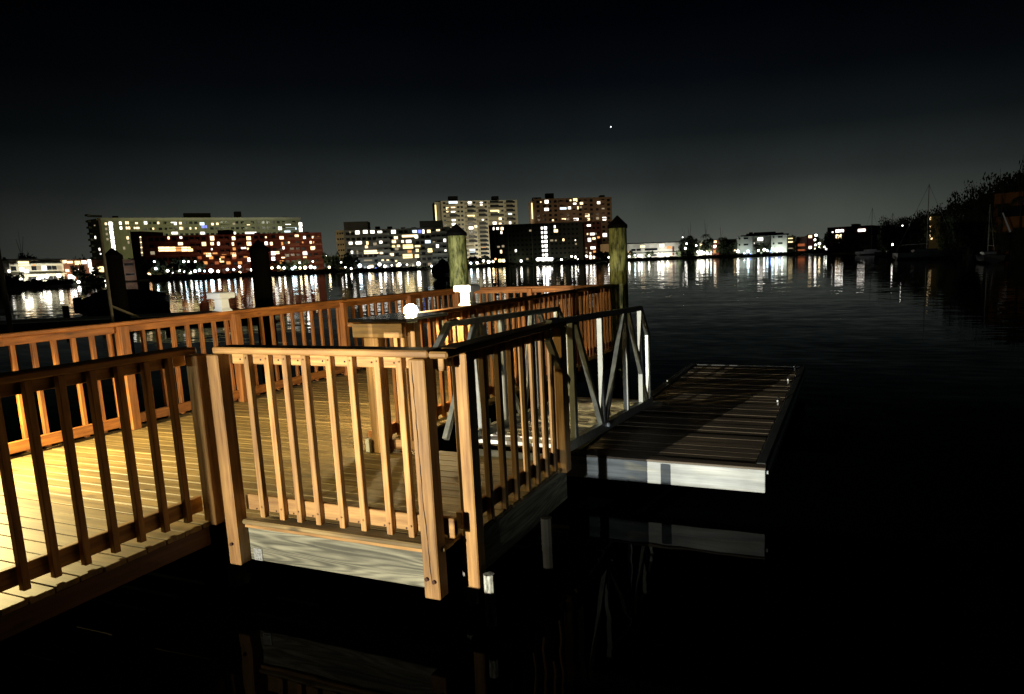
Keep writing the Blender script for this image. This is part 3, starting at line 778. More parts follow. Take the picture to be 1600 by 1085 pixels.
b.lit([(140, 412, 3, 14, 'white'), (144, 424, 6, 14, 'white'), (158, 421, 9, 10, 'gold'), (151, 437, 4, 7, 'white'), (165, 424, 3, 8, 'warm')])
b.grid([146, 154, 161], 3.0, 1.2, 1.2, z0=1.2, lit=.2, seed=6); b.done()
b = Bld('waterfront_house', 'pale pinkish house wall to the right of the dark pile on the left', 184, 209, 406, 285, 290, 10, wallm('pink_render', (.55, .42, .36)))
b.grid([196, 203], 3.4, .8, 2.0, z0=1.6, lit=0)
b.flood(190, 400, 8, 1, tz=4, col=(1, .75, .55)); b.done()

# --- middle waterfront block
GD = wallm('grey_concrete', (.16, .16, .14))
b = Bld('concrete_apartment_block', 'seven storey grey apartment block in the middle with bright upper windows', 541, 705, 357.5, 352, 346, 16, GD)
b.lit([(547, 363, 2.5, 2.5, 'dim'), (558.5, 363.5, 6.5, 6.5, 'white'), (570.8, 362.5, 7, 6, 'white'), (582, 362.6, 6.6, 5.6, 'white'), (593.5, 363.4, 7, 5.4, 'white'), (614.8, 362.5, 7, 6.4, 'white'),
       (648, 362, 7.6, 5, 'cool'), (656, 362, 5, 6, 'blue'), (661.5, 362.3, 3, 7, 'white'), (670, 361.7, 5.6, 5.4, 'warm'), (640, 369, 26, 5, 'warm'), (650.5, 370, 5, 6, 'white'),
       (548, 380, 5.5, 5.6, 'white'), (560.5, 379.5, 10, 6, 'white'), (574, 380, 3, 6, 'warm'), (595, 378, 4.6, 6, 'white'), (615.5, 377.5, 6.4, 6, 'warm'), (629, 377.5, 3.5, 5, 'warm'), (638.5, 377.5, 8.5, 5.5, 'white'),
       (668.5, 378, 9, 5.6, 'cool'), (678, 379, 4, 4, 'dim'), (695, 376.5, 3.5, 7, 'white'), (572.6, 386, 4.6, 4.6, 'warm'), (615, 385, 5, 4, 'gold'), (622.5, 384.5, 5, 4, 'warm'), (637.5, 385.5, 17, 8, 'gold'), (652.5, 384.5, 9, 4, 'gold'),
       (683.5, 384.5, 4, 7, 'white'), (580, 394, 24, 7.4, 'warm'), (595.8, 394, 5, 7.4, 'warm'), (550, 394.5, 3, 5, 'white'), (558.5, 394.5, 2.4, 6, 'dim'), (640, 393, 7, 5, 'orange'), (652, 391.5, 4.6, 5, 'warm'), (672, 391.5, 7.4, 7, 'gold'),
       (696, 391, 3, 5, 'white'), (637, 400.5, 16, 8, 'gold'), (651.5, 400.5, 6.4, 6, 'warm'), (598, 407.5, 3.6, 4, 'warm'), (606, 407.5, 4, 4, 'warm'), (619, 408, 3, 3, 'gold'), (556, 410, 10, 5, 'cool'), (575, 407, 14, 3, 'dim')])
b.grid([546 + 8.3 * k for k in range(19)], 2.62, 1.3, 1.7, z0=b.H - 2.3 - 2.62 * 6, lit=.06, kinds=('dim', 'warm'), seed=9)
for k in range(1, 7):
    z = b.H - 2.62 * k - .1
    mb = MB(); mb.box(0, b.W, -.9, .02, z - .2, z); mb.build('floor_slab', wallm('slab_concrete', (.28, .28, .24)), b.t)
    for (x0, x1) in [(590, 611), (676, 700)]: b.slab(x0, x1, z, .9, .95, wallm('balcony_concrete', (.30, .31, .27)))
b.roofbox(541, 578, 346.5, m_=wallm('roof_house_render', (.05, .05, .035)), dep=8, off=.2); b.roofbox(659, 694, 345, m_=MATS['roof_house_render'], dep=8, off=.2)
rg = random.Random(2)
for x in (588, 607, 628, 645):
    b.roofbox(x, x + 7, 355 - rg.random() * 1.5, m_=DARKW, dep=2, name='roof_unit')
b.flood(565, 909, 7, .8, tz=3, col=(.8, .95, 1)); b.flood(600, 909, 8, .8, tz=4, col=(.95, .98, 1)); b.flood(640, 1500, 8, 1, tz=6, col=(1, .92, .7)); b.flood(690, 875, 9, 1, tz=8, col=(.9, 1, .9))
b.flood(550, 909, 20, 3, tz=14, col=(1, .75, .5))
b.done()
b = Bld('apartment_wing', 'tan end wing with small dark openings left of the grey block', 527.5, 540.4, 360, 356, 352.5, 14, wallm('tan_render', (.30, .24, .13)))
b.grid([530.5, 534.5, 538], 2.62, .8, .9, z0=b.H - 1.9 - 2.62 * 6, lit=0)
b.flood(534, 9000, 34, 10, tz=12, col=(1, .85, .55)); b.done()

# --- tower one (pale)
TW = wallm('sand_render', (.44, .40, .27))
b = Bld('apartment_tower', 'pale apartment tower with rows of balconies, left of the brown tower', 694, 812, 313.5, 500, 508, 20, TW)
xs_bal = [(703, 716), (731, 742), (748.5, 760), (767, 781), (792, 803)]
fl = 2.95
rg = random.Random(8)
T1 = [(708, 316.5, 15, 4.4, 'cool'), (734, 318, 6, 6, 'white'), (752, 318.5, 4, 6, 'white'), (699, 326, 4, 4, 'warm'), (708, 325, 7, 3.4, 'warm'), (708, 332, 7, 4, 'white'), (773, 330.5, 15, 5, 'gold'), (736, 337.5, 12, 3, 'gold'),
      (709, 345, 6, 5, 'white'), (754.5, 344, 3, 3, 'white'), (781.5, 342, 4.4, 4.4, 'warm'), (773, 349.5, 6, 6, 'white'), (781.5, 349.5, 4, 2.6, 'warm'), (797, 348.5, 3, 5, 'white'), (797, 334.5, 6, 3, 'cool'),
      (736, 357, 7, 6, 'white'), (743.5, 354, 4, 4.4, 'warm'), (709, 351, 6, 5, 'white'), (736, 381, 4, 2.6, 'dim'), (756, 386, 8, 3.4, 'orange'), (738, 392, 9, 6, 'cool'), (699, 331, 3, 2, 'warm')]
b.lit(T1)
nfl = int(b.H / fl)
for k in range(nfl):
    z = b.H - fl * (k + 1) + .2
    if z < 2: continue
    for (x0, x1) in xs_bal:
        q0 = b.sz(x0, 350)[0]; q1 = b.sz(x1, 350)[0]
        if not any(q0 < bb and q1 > a and z + .9 < d and z + 2.4 > c for a, bb, c, d in b.lits):
            b.rest.append((q0 + .1, z + .75, q1 - q0 - .2, 1.9, GLASS, .04))  # dark panels stand in for shade in the recesses above the balcony rails
    for (x0, x1) in xs_bal:
        b.slab(x0, x1, z - .1, .85, 1.5, wallm('tower_balcony', (.22, .20, .14)))
b.grid([699, 720.5, 726, 745.5, 763, 785, 788.5, 806.5], fl, 1.35, 1.7, z0=b.H - fl * (nfl) + .85, lit=.0)
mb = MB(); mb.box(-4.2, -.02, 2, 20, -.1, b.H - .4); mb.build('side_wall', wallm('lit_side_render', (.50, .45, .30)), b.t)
q0, z0 = b.sz(686.5, 352); q1, z1 = b.sz(689, 318)
mb = MB(); mb.box(-4.0, -3.2, 1.9, 1.99, b.H - 24, b.H - 2.4); mb.build('stair_light_strip', EM['gold'], b.t)
b.roofbox(707.5, 721.5, 306, m_=DARKW); b.roofbox(775.5, 785, 306, m_=DARKW); b.roofbox(687, 699, 313, m_=DARKW, dep=5, off=6)
for x, pw in ((712, 12000), (750, 11000), (795, 11000)): b.flood(x, pw, 42, 27, tz=34, col=(1, .9, .66), cone=120)
b.flood(750, 16000, 16, 2, tz=8, col=(1, .95, .85))
b.done()
# --- tower two (brown)
b = Bld('apartment_tower', 'brown brick apartment tower, the right one of the two tall ones', 837, 958, 309.5, 476, 484, 20, wallm('brown_brick', (.28, .19, .11)))
b.lit([(854, 315.5, 6, 6, 'white'), (845, 316, 2, 2, 'warm'), (854, 327.5, 7, 5, 'white'), (891.5, 313.3, 2.6, 2.6, 'gold'), (898.8, 312.8, 6.6, 6, 'gold'), (898, 318.5, 5, 3, 'white'), (908.5, 318, 5, 4.4, 'warm'), (907.5, 324, 3.4, 3, 'dim'),
       (880, 326, 11, 4, 'cool'), (889.8, 325.2, 4.6, 4.4, 'white'), (935.3, 317, 4.8, 4.6, 'white'), (917.6, 336.8, 7, 5.6, 'warm'), (919.5, 342.7, 4, 4.4, 'warm'), (900, 343, 8, 4.4, 'white'), (881, 342.6, 7, 2.6, 'warm'),
       (944.3, 342, 6, 6, 'white'), (945, 367.5, 6.6, 6.4, 'white'), (920.5, 352.7, 6, 3, 'white'), (864, 344.5, 2.6, 3, 'warm'), (903, 325, 2, 5, 'warm')])
b.grid([844, 853.5, 862.5, 871, 880, 889.5, 899, 909, 917.5, 926.5, 935.5, 944.5, 953], 2.95, 1.6, 1.9, z0=b.H - 2.9 - 2.95 * 13, lit=.03, kinds=('dim', 'warm'), seed=12)
for k in range(6):
    for (x0, x1) in [(876, 884), (895, 903), (914, 921), (941, 948)]: b.slab(x0, x1, b.H - 2.95 * (k + 1) - .1, .9, 1.3, wallm('brown_balcony', (.30, .20, .14)))
mb = MB(); mb.box(-1.8, -.02, 1, 18, -.1, b.H - 1.0); mb.build('side_wall', b.wall, b.t)
mb = MB(); mb.box(-1.3, -.6, .9, .99, b.H - 13, b.H - 2.5); mb.build('stair_light_strip', EM['gold'], b.t)
b.roofbox(857.5, 870, 301.5, m_=DARKW); b.roofbox(837, 850, 308, m_=DARKW); b.roofbox(942, 949, 304.5, m_=DARKW)
for x, pw in ((850, 1300), (895, 1500), (945, 1600)): b.flood(x, pw, 20, 30, tz=34, col=(1, .75, .5), cone=150)
b.done()
# --- dark building in front of the towers
DB = wallm('dark_render', (.03, .03, .024))
b = Bld('dark_apartment_block', 'dark block before the towers with one double column of round lit windows', 766, 912, 349.5, 436, 436, 18, DB)
L = []
for k in range(7): L += [(846.6 + k * .35, 356.8 + 7 * k, 2.7, 4.6, 'white'), (852.2 + k * .25, 356.5 + 7 * k, 4.4, 4.8, 'hot')]
L += [(771.5, 357.5, 2.6, 5, 'white'), (777.5, 357.3, 4, 4, 'white'), (784.5, 357.5, 4.4, 5.5, 'warm'), (783.5, 363.5, 2.4, 5, 'white'), (806, 392, 2.6, 4.6, 'white'), (779, 386, 4, 3.4, 'dim'), (786, 385, 4, 4, 'dim'), (783, 393.5, 3, 6, 'warm'),
      (868.5, 361, 6.6, 5.5, 'warm'), (866.8, 354.6, 2.4, 5, 'white'), (862, 376, 5, 3.4, 'dim'), (868.5, 376, 3, 3, 'dim'), (880.3, 375, 3, 4.4, 'warm'), (899, 375.6, 1.8, 2, 'white'), (900, 381.5, 2.6, 3, 'dim')]
L += [(842 + 6.5 * k, 405.5, 6, 6, 'hot') for k in range(4)] + [(781 + 5.5 * k, 407.5, 4.8, 6, 'gold') for k in range(2)]
b.lit(L)
b.grid([771 + 6.6 * k for k in range(21)], 2.85, 1.1, 1.3, z0=2.0, lit=.015, kinds=('dim',), seed=3)
for x in (774.5, 795, 832, 859): b.slab(x, x + .8, 0, b.H, .3, name='pilaster', m_=wallm('dark_pilaster', (.16, .16, .14)))
b.flood(855, 900, 8, 1, tz=5, col=(1, .95, .7)); b.flood(812, 700, 7, 1, tz=5, col=(.9, 1, .6)); b.flood(885, 700, 8, 1, tz=6, col=(.9, 1, .7))
b.done()
b = Bld('brick_apartment_wing', 'dark red wing with white lit rooms right of the dark block', 914, 941, 346, 440, 442, 16, wallm('maroon_render', (.13, .04, .03)))
b.lit([(920, 352.6, 6.4, 3.4, 'white'), (918, 366, 2, 3, 'warm'), (925.5, 366, 7.4, 4.2, 'white'), (931, 365.5, 2, 3, 'dim'), (921, 375, 5, 6.6, 'white'), (928, 373, 5, 4, 'warm'), (926.5, 387.5, 8, 5, 'white'), (922.5, 396, 2.4, 4, 'warm'),
       (917, 401, 3.4, 4, 'white'), (923, 402, 3, 7, 'white'), (928, 403, 3, 6, 'warm'), (916, 388, 2, 3, 'dim')])
b.grid([917, 923, 929, 936], 2.9, 1.2, 1.6, z0=2, lit=.1, kinds=('orange', 'red'), seed=2)
b.done()
b = Bld('parking_deck', 'plain tan low building between the brown tower and the green pile', 938.5, 975, 381, 430, 430, 14, wallm('tan_parapet', (.40, .28, .17)))
b.slab(938.5, 975, b.H - .5, .4, .3, name='parapet'); b.flood(950, 7000, 22, 3, tz=8, col=(1, .8, .5)); 
b.grid([944, 956, 968], 3.2, 1.5, 3.4, z0=1.0, zmax=5.5, lit=0); b.done()

# --- right waterfront
WR = wallm('white_render', (.66, .66, .58))
b = Bld('waterfront_apartments', 'long low cream apartments right of the green pile with white lamps along the ground floor', 980, 1062, 380.5, 352, 356, 12, WR)
b.lit([(1034, 384, 7, 5, 'white'), (1045.5, 387, 0 + 8, 5, 'orange'), (1004, 385.5, 8, 4, 'warm'), (1052, 392, 3, 16, wallm('maroon_panel', (.2, .05, .03))), (1046, 400, 8, 5, 'warm'), (984, 396, 5, 6, 'warm')])
b.grid([984, 990, 998, 1011, 1018, 1024, 1040, 1058], 2.9, 1.1, 2.2, z0=1.3, lit=.08, kinds=('warm', 'dim'), seed=14)
mb = MB(); mb.box(-.5, b.W + .5, -.5, b.depth, b.H, b.H + .45); mb.build('roof', DARKW, b.t)
b.slab(980, 1062, 2.8, .2, 1.1, name='walkway_slab')
for x in (988, 998, 1012, 1030, 1034, 1046, 1058): b.flood(x, 1000, 6, .8, tz=4, cone=140, col=(1, .95, .85))
b.done()
b = Bld('waterfront_house', 'small bright white house with an arched front between palms', 1087, 1112, 376, 352, 352, 10, wallm('bright_render', (.8, .8, .7)))
b.lit([(1099.5, 385, 13, 9, 'warm'), (1097, 394, 16, 7, 'hot'), (1106, 390, 8, 6, 'gold')])
b.grid([1089, 1093, 1109], 3, 1, 1, z0=1, lit=.5)
b.flood(1094, 2000, 6, .8, tz=4, cone=140, col=(1, 1, .85)); b.flood(1106, 2000, 6, .8, tz=5, cone=140, col=(1, 1, .85)); b.done()
b = Bld('waterfront_house', 'narrow maroon house with three lit openings right of the white one', 1113.5, 1123, 375, 352, 352, 10, wallm('maroon_wall', (.25, .06, .04)))
b.lit([(1117.5, 378, 5, 4, 'warm'), (1117, 385, 5, 4, 'white'), (1117.5, 393.5, 6, 6, 'orange')]); b.done()
b = Bld('waterfront_house', 'dark house with two orange windows left of the white winged building', 1124, 1151, 374, 356, 356, 10, wallm('olive_wall', (.07, .08, .05)))
b.lit([(1129, 384, 2.4, 2.4, 'white'), (1146.5, 385, 7, 5.4, 'gold'), (1146.5, 391.5, 6, 3, 'warm')]); b.grid([1128, 1134, 1140], 3, 1.2, 1.6, z0=1.2, lit=0); b.done()
WG = wallm('grey_green_render', (.50, .54, .44))
b = Bld('waterfront_apartments', 'white three winged building with small dark windows and blue lights at its foot', 1152.5, 1229, 368.5, 350, 350, 16, WG)
b.lit([(1188, 374, 9, 6, 'white'), (1179, 381, 3, 3, 'white')])
# wings stand forward of the recessed centre
for (x0, x1) in ((1152.5, 1176), (1205, 1229)):
    q0 = b.sz(x0, 380)[0]; q1 = b.sz(x1, 380)[0]
    mb = MB(); mb.box(q0, q1, -5, -.02, -.1, b.H - .2); mb.build('wing', WG, b.t)
    for z in (4.7, 7.6):
        for (f0, f1) in ((.10, .2), (.42, .72)):
            mb = MB(); mb.box(q0 + (q1 - q0) * f0, q0 + (q1 - q0) * f1, -5.08, -4.98, z, z + .8); mb.build('window', GLASS, b.t)
mb = MB(); 
q0, q1 = 1.5, b.W + 1
for zz0, zz1, ins in ((b.H, b.H + .5, 0), (b.H + .5, b.H + 1.1, 2.5), (b.H + 1.1, b.H + 1.7, 6)): mb.box(q0 + ins, q1 - ins, -1 + ins * .5, 15 - ins * .5, zz0, zz1)
mb.build('hip_roof', DARKW, b.t)
b.roofbox(1170, 1176, 363, m_=DARKW, name='chimney')
for x in (1164, 1218): b.flood(x, 2300, 9, .8, tz=5, cone=120, col=(.95, 1, .98))
b.flood(1190, 1200, 5, .8, tz=3, cone=140, col=(.95, 1, .95)); b.done()
b = Bld('apartment_wing', 'narrow wing with stacked warm lit balconies right of the white winged building', 1230, 1243, 369, 352, 352, 12, wallm('sage_wall', (.16, .17, .11)))
b.lit([(1235, 371.5, 8, 5, 'gold'), (1235, 379.5, 8, 5, 'warm'), (1235, 389, 8, 3.4, 'dim')]); 
for k in range(3): b.slab(1230, 1242, 2.9 * k + 1.6, .8, 1.0)
b.done()
b = Bld('waterfront_house', 'dark flat block with reddish floors right of the white building', 1244, 1261, 370, 354, 354, 12, wallm('dusky_red_wall', (.12, .06, .045)))
b.lit([(1252, 383, 12, 5, 'red'), (1252, 391, 12, 3, 'red')]); b.grid([1248, 1256], 3, 1.2, 1.5, z0=1.2, lit=.2, kinds=('dim',)); b.done()
b = Bld('waterfront_house', 'maroon house with two white lit windows left of the tall white lamps', 1262, 1271.5, 367, 354, 354, 12, wallm('plum_wall', (.20, .05, .05)))
b.lit([(1266, 370, 6, 5, 'warm'), (1266, 387, 5, 5, 'white')]); b.done()
b = Bld('hillside_house', 'dark flat roofed building with bright window bands above the marina', 1292, 1361, 354, 300, 296, 14, wallm('dark_red_render', (.10, .03, .03)))
b.lit([(1312, 361, 14, 5, 'hot'), (1310.5, 369.5, 10, 7, 'warm'), (1346.5, 360, 13, 5.4, 'white'), (1301, 363, 2.4, 2.4, 'white'), (1314, 380, 9, 2, 'dim')])
b.grid([1297, 1322, 1329, 1336], 3, 1.2, 1.6, z0=2.5, lit=.1, kinds=('red', 'dim')); b.roofbox(1326, 1335, 350, m_=DARKW, name='roof_unit'); b.done()
b = Bld('boathouse', 'orange wall glowing dimly behind the trees at the right edge', 1549, 1630, 300, 104, 102, 5, wallm('ochre_wall', (.36, .15, .03)))
b.grid([1566, 1585, 1600], 3.2, 1.3, 1.5, z0=1.4, lit=0); b.flood(1580, 45, 6, 2.5, tz=4, col=(1, .55, .15)); b.done()
b = Bld('waterfront_house', 'narrow house with a column of small lit windows behind the tall mast on the right', 1450, 1467, 338, 127, 127, 5, wallm('ochre_render', (.14, .10, .04)))
b.lit([(1453.5, 341.5, 2.2, 5, 'warm'), (1453.5, 355, 2.2, 4, 'warm'), (1453.5, 362, 1.6, 3, 'dim'), (1453, 369, 2.2, 4, 'warm'), (1455, 373, 4, 3, 'warm')]); b.flood(1460, 80, 6, 1, tz=3, col=(1, .9, .5)); b.done()

# ------------------------------------------------------------------ shore lamps (globe on a pole)
mb = MB(); mb.tube((0, 0, 0), (0, 0, 1), .06, n=6); POLE_SRC = mb.build('lamp_post', BLACKP); POLE_ME = POLE_SRC.data; bpy.data.objects.remove(POLE_SRC)
LM = {k: mat('shore_lamp_' + k, (1, 1, 1), .5, emis=c, estr=s) for k, c, s in [('w', (1, .95, .84), 10), ('y', (1, .80, .45), 8), ('c', (.75, .93, 1), 9), ('b', (.15, .25, 1), 6), ('o', (1, .55, .25), 5)]}
LG = {}
for k in LM:
    mb = MB(); mb.ball((0, 0, 0), 1, 8); o = mb.build('lamp_globe', LM[k]); LG[k] = o.data; bpy.data.objects.remove(o)
def shore_lamps(items, where, d):
    for i, (x, y, r, k) in enumerate(items):
        dd = d if d else shore_d(x) + 3
        p = at(x, dd); z = max(zat(x, y, dd), .25)
        cname = {'w': 'white', 'y': 'yellow', 'c': 'bluish white', 'b': 'blue', 'o': 'orange'}[k]
        lab = '%s lamp, %s from left, %s' % (cname, ORD[i], where)
        t = thing('shore_lamp', lab, 'lamp', (p.x, p.y, 0), group='lamps along the far shore')
        o = bpy.data.objects.new('lamp_post', POLE_ME); COL.objects.link(o); o.parent = t; o.scale = (1, 1, z)
        o = bpy.data.objects.new('lamp_globe', LG[k]); COL.objects.link(o); o.parent = t; o.location = (0, 0, z)
        rr_ = r * .78 * dd / FPX; o.scale = (rr_, rr_, rr_)
shore_lamps([(27, 437, 2.0, 'w'), (55, 436, 2.6, 'w'), (61, 434, 2.2, 'w'), (68, 432, 3.0, 'w'), (87, 431, 3.2, 'w'), (110, 434, 2.2, 'w'), (117, 441, 2.4, 'w')], 'below the far left cream apartments', 236)
shore_lamps([(151, 438, 2.4, 'w'), (145, 447, 1.6, 'w'), (153, 446, 1.3, 'w'), (160, 446, 1.6, 'w')], 'by the narrow house left of the pole', 262)
shore_lamps([(214, 429, 1.5, 'w'), (214.5, 436, 2.5, 'w'), (229, 429.5, 3.0, 'o'), (244.5, 435.5, 2.8, 'y'), (240, 409, 1.6, 'c'), (241, 420, 2.1, 'c'), (259, 423.5, 2.2, 'w'), (267, 427, 1.3, 'w'), (269, 418, 1.5, 'w'), (277, 423, 2.1, 'w'), (286, 409, 2.0, 'c'), (293.5, 409, 1.3, 'w'), (304, 409, 1.5, 'w'), (285.5, 425, 1.6, 'c'), (294, 426, 2.2, 'w')], 'before the left half of the brick block', 338)
shore_lamps([(302, 424, 2.4, 'c'), (309, 422.5, 2.0, 'c'), (317, 424, 1.6, 'c'), (327, 423.5, 3.6, 'c'), (338, 424.5, 2.4, 'w'), (353, 421.5, 2.2, 'c'), (363, 421.5, 1.8, 'c'), (372.5, 417, 2.2, 'w'), (372, 426, 2.0, 'y'), (391, 422, 2.4, 'w'), (308.5, 433, 1.4, 'w'), (353.5, 431, 1.4, 'w')], 'before the middle of the brick block', 338)
shore_lamps([(423, 419, 2.2, 'y'), (433.5, 418, 2.4, 'w'), (442, 419, 2.2, 'w'), (455, 420, 2.4, 'c'), (459, 418, 2.4, 'c'), (467, 411, 1.8, 'w'), (467, 419, 2.2, 'y'), (475, 418.5, 3.0, 'y'), (484, 417.5, 3.0, 'c'), (490, 418.5, 2.2, 'c'), (488, 409, 1.5, 'w'), (513, 418, 2.2, 'y'), (511, 400, 1.6, 'w')], 'before the right end of the brick block', 338)
shore_lamps([(547, 420, 1.8, 'w'), (561, 415.5, 3.4, 'c'), (575, 418, 2.4, 'w'), (585, 421, 3.0, 'b'), (592, 413.5, 3.0, 'w'), (600, 416.5, 2.6, 'w'), (611, 415, 1.4, 'w'), (623, 413.5, 3.2, 'w'), (635, 414, 1.6, 'w'), (653, 412.5, 3.9, 'w'), (673, 416, 1.8, 'w'), (538, 418, 1.5, 'w'), (532, 410, 1.5, 'w')], 'before the grey middle block', 312)
shore_lamps([(735, 411.5, 2.2, 'c'), (745, 411, 2.4, 'w'), (755, 408, 2.2, 'w'), (763, 409.5, 3.0, 'w'), (770, 409, 2.4, 'y'), (774, 405, 1.6, 'o')], 'at the foot of the pale tower', 318)
shore_lamps([(787, 408, 2.0, 'y'), (814, 408, 2.4, 'w'), (839, 406, 2.2, 'w'), (849, 406, 2.6, 'w'), (858, 405, 2.6, 'w'), (877, 406, 2.2, 'w'), (893, 401, 1.8, 'w'), (899, 402, 2.2, 'w'), (903, 406, 1.8, 'w'), (916, 400, 1.6, 'w'), (923, 403, 1.8, 'w'), (928, 402, 1.6, 'w'), (951, 402.5, 1.6, 'w')], 'at the foot of the dark block', 306)
shore_lamps([(983, 401, 2.0, 'w'), (992, 399, 1.6, 'c'), (998, 400, 2.0, 'w'), (1002, 400, 2.0, 'c'), (1014, 400, 1.8, 'w'), (1029, 398, 2.6, 'w'), (1035, 398.5, 3.0, 'w'), (1043, 400, 2.0, 'w'), (1067, 371, .9, 'w'), (1073, 381, 1.6, 'w'), (1071, 388.5, 2.0, 'w')], 'along the apartments right of the pile', 343)
shore_lamps([(1088, 384, 1.6, 'w'), (1090, 394, 2.0, 'w'), (1097, 396, 2.4, 'w'), (1105, 396, 2.4, 'w'), (1111, 395, 1.4, 'c'), (1117, 386, 2.0, 'w')], 'by the small white house', 341)
shore_lamps([(1153, 393, 2.6, 'w'), (1163, 397, 1.8, 'c'), (1165, 399, 1.8, 'b'), (1172, 398, 2.2, 'b'), (1169, 393, 2.4, 'c'), (1185, 391.5, 1.8, 'w'), (1194, 390.5, 2.4, 'w'), (1199, 392, 1.8, 'c'), (1207, 389, 2.4, 'c'), (1204, 393, 1.4, 'b'), (1213, 389.5, 2.6, 'w'), (1218, 392.5, 1.6, 'b'), (1222, 389, 2.2, 'w')], 'below the white winged building', 341)
shore_lamps([(1274.5, 368, 2.2, 'w'), (1273, 375, 1.8, 'w'), (1274, 383, 1.6, 'w'), (1274, 389, 1.8, 'y'), (1279.5, 388.5, 2.8, 'w'), (1280, 381, 2.4, 'y'), (1288, 386, 1.6, 'w'), (1291.5, 390.5, 2.4, 'w'), (1296, 373, 2.0, 'w'), (1323, 384.5, 1.2, 'w')], 'by the marina trees on the right', 325)
shore_lamps([(1394, 382.5, 1.6, 'w'), (1450, 379, 2.0, 'w'), (1472, 380, 1.2, 'y'), (1482, 377.5, 2.4, 'w'), (1496, 377, 1.3, 'w'), (1408.5, 353, 1.0, 'w')], 'among the dark trees on the right', 140)

# ------------------------------------------------------------------ trees
LEAF = mat('dark_foliage', (.035, .05, .018), .8, noise=(1.2, .35))
BARK = mat('bark', (.07, .055, .04), .9, noise=(6, .3))
def crown_mesh(seed, n=420, lumps=9, leaf=.11):
    rg = random.Random(seed); bm = bmesh.new()
    cs = [(Vector((rg.gauss(0, .42), rg.gauss(0, .42), .55 + rg.uniform(-.38, .40))), rg.uniform(.22, .42)) for _ in range(lumps)]
    for _ in range(n):
        c, r = rg.choice(cs)
        d = Vector((rg.gauss(0, 1), rg.gauss(0, 1), rg.gauss(0, .8))).normalized() * r * rg.uniform(.55, 1.05)
        p = c + d; s = leaf * rg.uniform(.6, 1.5)
        a = Vector((rg.gauss(0, 1), rg.gauss(0, 1), rg.gauss(0, 1))).normalized(); b_ = a.orthogonal().normalized()
        vs = [bm.verts.new(p + a * s), bm.verts.new(p + b_ * s * .7), bm.verts.new(p - a * s), bm.verts.new(p - b_ * s * .7)]
        bm.faces.new(vs)
    me = bpy.data.meshes.new('crown'); bm.to_mesh(me); bm.free(); me.materials.append(LEAF); return me
CRN = [crown_mesh(s) for s in range(5)]
CRNB = [crown_mesh(s + 20, 4600, 18, .032) for s in range(4)]
mb = MB()
mb.tube((0, 0, 0), (.02, 0, .55), .035, .022, n=7); mb.tube((.02, 0, .5), (.25, .1, .9), .018, .008, n=5); mb.tube((.02, 0, .48), (-.22, .05, .85), .018, .008, n=5); mb.tube((.02, 0, .5), (.03, -.15, 1.0), .014, .006, n=5)
o = mb.build('trunk', BARK); TRK = o.data; bpy.data.objects.remove(o)
def frond_mesh(seed):
    rg = random.Random(seed); bm = bmesh.new()
    for k in range(20):
        a = rg.uniform(0, 6.28); up = rg.uniform(.1, 1.1); L = rg.uniform(.8, 1.1)
        d = Vector((math.cos(a), math.sin(a), 0)); side = Vector((-d.y, d.x, 0)); prev = None
        for i in range(7):
            f = i / 6; c = d * (L * f) + Vector((0, 0, up * f - (up + .7) * f * f * .9)); w = .11 * (1 - f * .8)
            cur = (bm.verts.new(c + side * w + Vector((0, 0, -w * .6))), bm.verts.new(c + Vector((0, 0, .01))), bm.verts.new(c - side * w + Vector((0, 0, -w * .6))))
            if prev:
                bm.faces.new((prev[0], cur[0], cur[1], prev[1])); bm.faces.new((prev[1], cur[1], cur[2], prev[2]))
            prev = cur
    me = bpy.data.meshes.new('fronds'); bm.to_mesh(me); bm.free(); me.materials.append(LEAF); return me
FRN = [frond_mesh(s) for s in range(3)]
def tree(x, ytop, d, wpx, label, big=False, group=None, palm=False, idx=0):
    p = at(x, d); h = zat(x, ytop, d)
    t = thing('palm_tree' if palm else 'tree', label, 'palm tree' if palm else 'tree', (p.x, p.y, -.05), random.uniform(0, 6), group)
    w = wpx * d / FPX / 1.5
    if palm:
        mb = None
        o = bpy.data.objects.new('trunk', TRK); COL.objects.link(o); o.parent = t; o.scale = (h * .35, h * .35, h * 1.45)
        o = bpy.data.objects.new('crown', FRN[idx % 3]); COL.objects.link(o); o.parent = t; s = w * .75; o.scale = (s, s, s); o.location = (0, 0, h * .84)
    else:
        o = bpy.data.objects.new('trunk', TRK); COL.objects.link(o); o.parent = t; o.scale = (h * .8, h * .8, h * .8)
        src = (CRNB if big else CRN)[idx % (4 if big else 5)]
        o = bpy.data.objects.new('crown', src); COL.objects.link(o); o.parent = t; s = w
        o.scale = (s, s, h * .92 / 1.18); o.location = (0, 0, h * .02)
    return t
def trees(items, where, d, group, big=False):
    for i, it in enumerate(items):
        x, y, w = it[:3]; dd = it[3] if len(it) > 3 else d
        tree(x, y, dd, w, 'dark tree, %s from left, %s' % (ORD[i], where), big, group, idx=i)
G = 'dark trees on the far shore'
trees([(8, 402, 30), (34, 389, 12, 300), (22, 398, 26, 300), (52, 399, 26, 300), (66, 401, 18, 300), (88, 402, 20, 300), (123, 396, 16), (112, 403, 24), (146, 402, 28), (10, 425, 22, 236), (26, 436, 16, 232), (90, 430, 8, 240)], 'by the far left cream apartments', 290, G)
trees([(128, 412, 20, 240), (136, 425, 16, 238), (122, 430, 12, 236), (192, 405, 30, 300), (216, 402, 22, 330), (230, 404, 26, 340), (248, 400, 30, 342), (268, 402, 30, 342), (290, 401, 28, 342)], 'left of the brick block', 240, G)
trees([(180, 420, 14, 240), (250, 428, 22, 325), (266, 430, 22, 325), (283, 431, 20, 325), (230, 430, 20, 325)], 'low at the water before the brick block', 325, G)
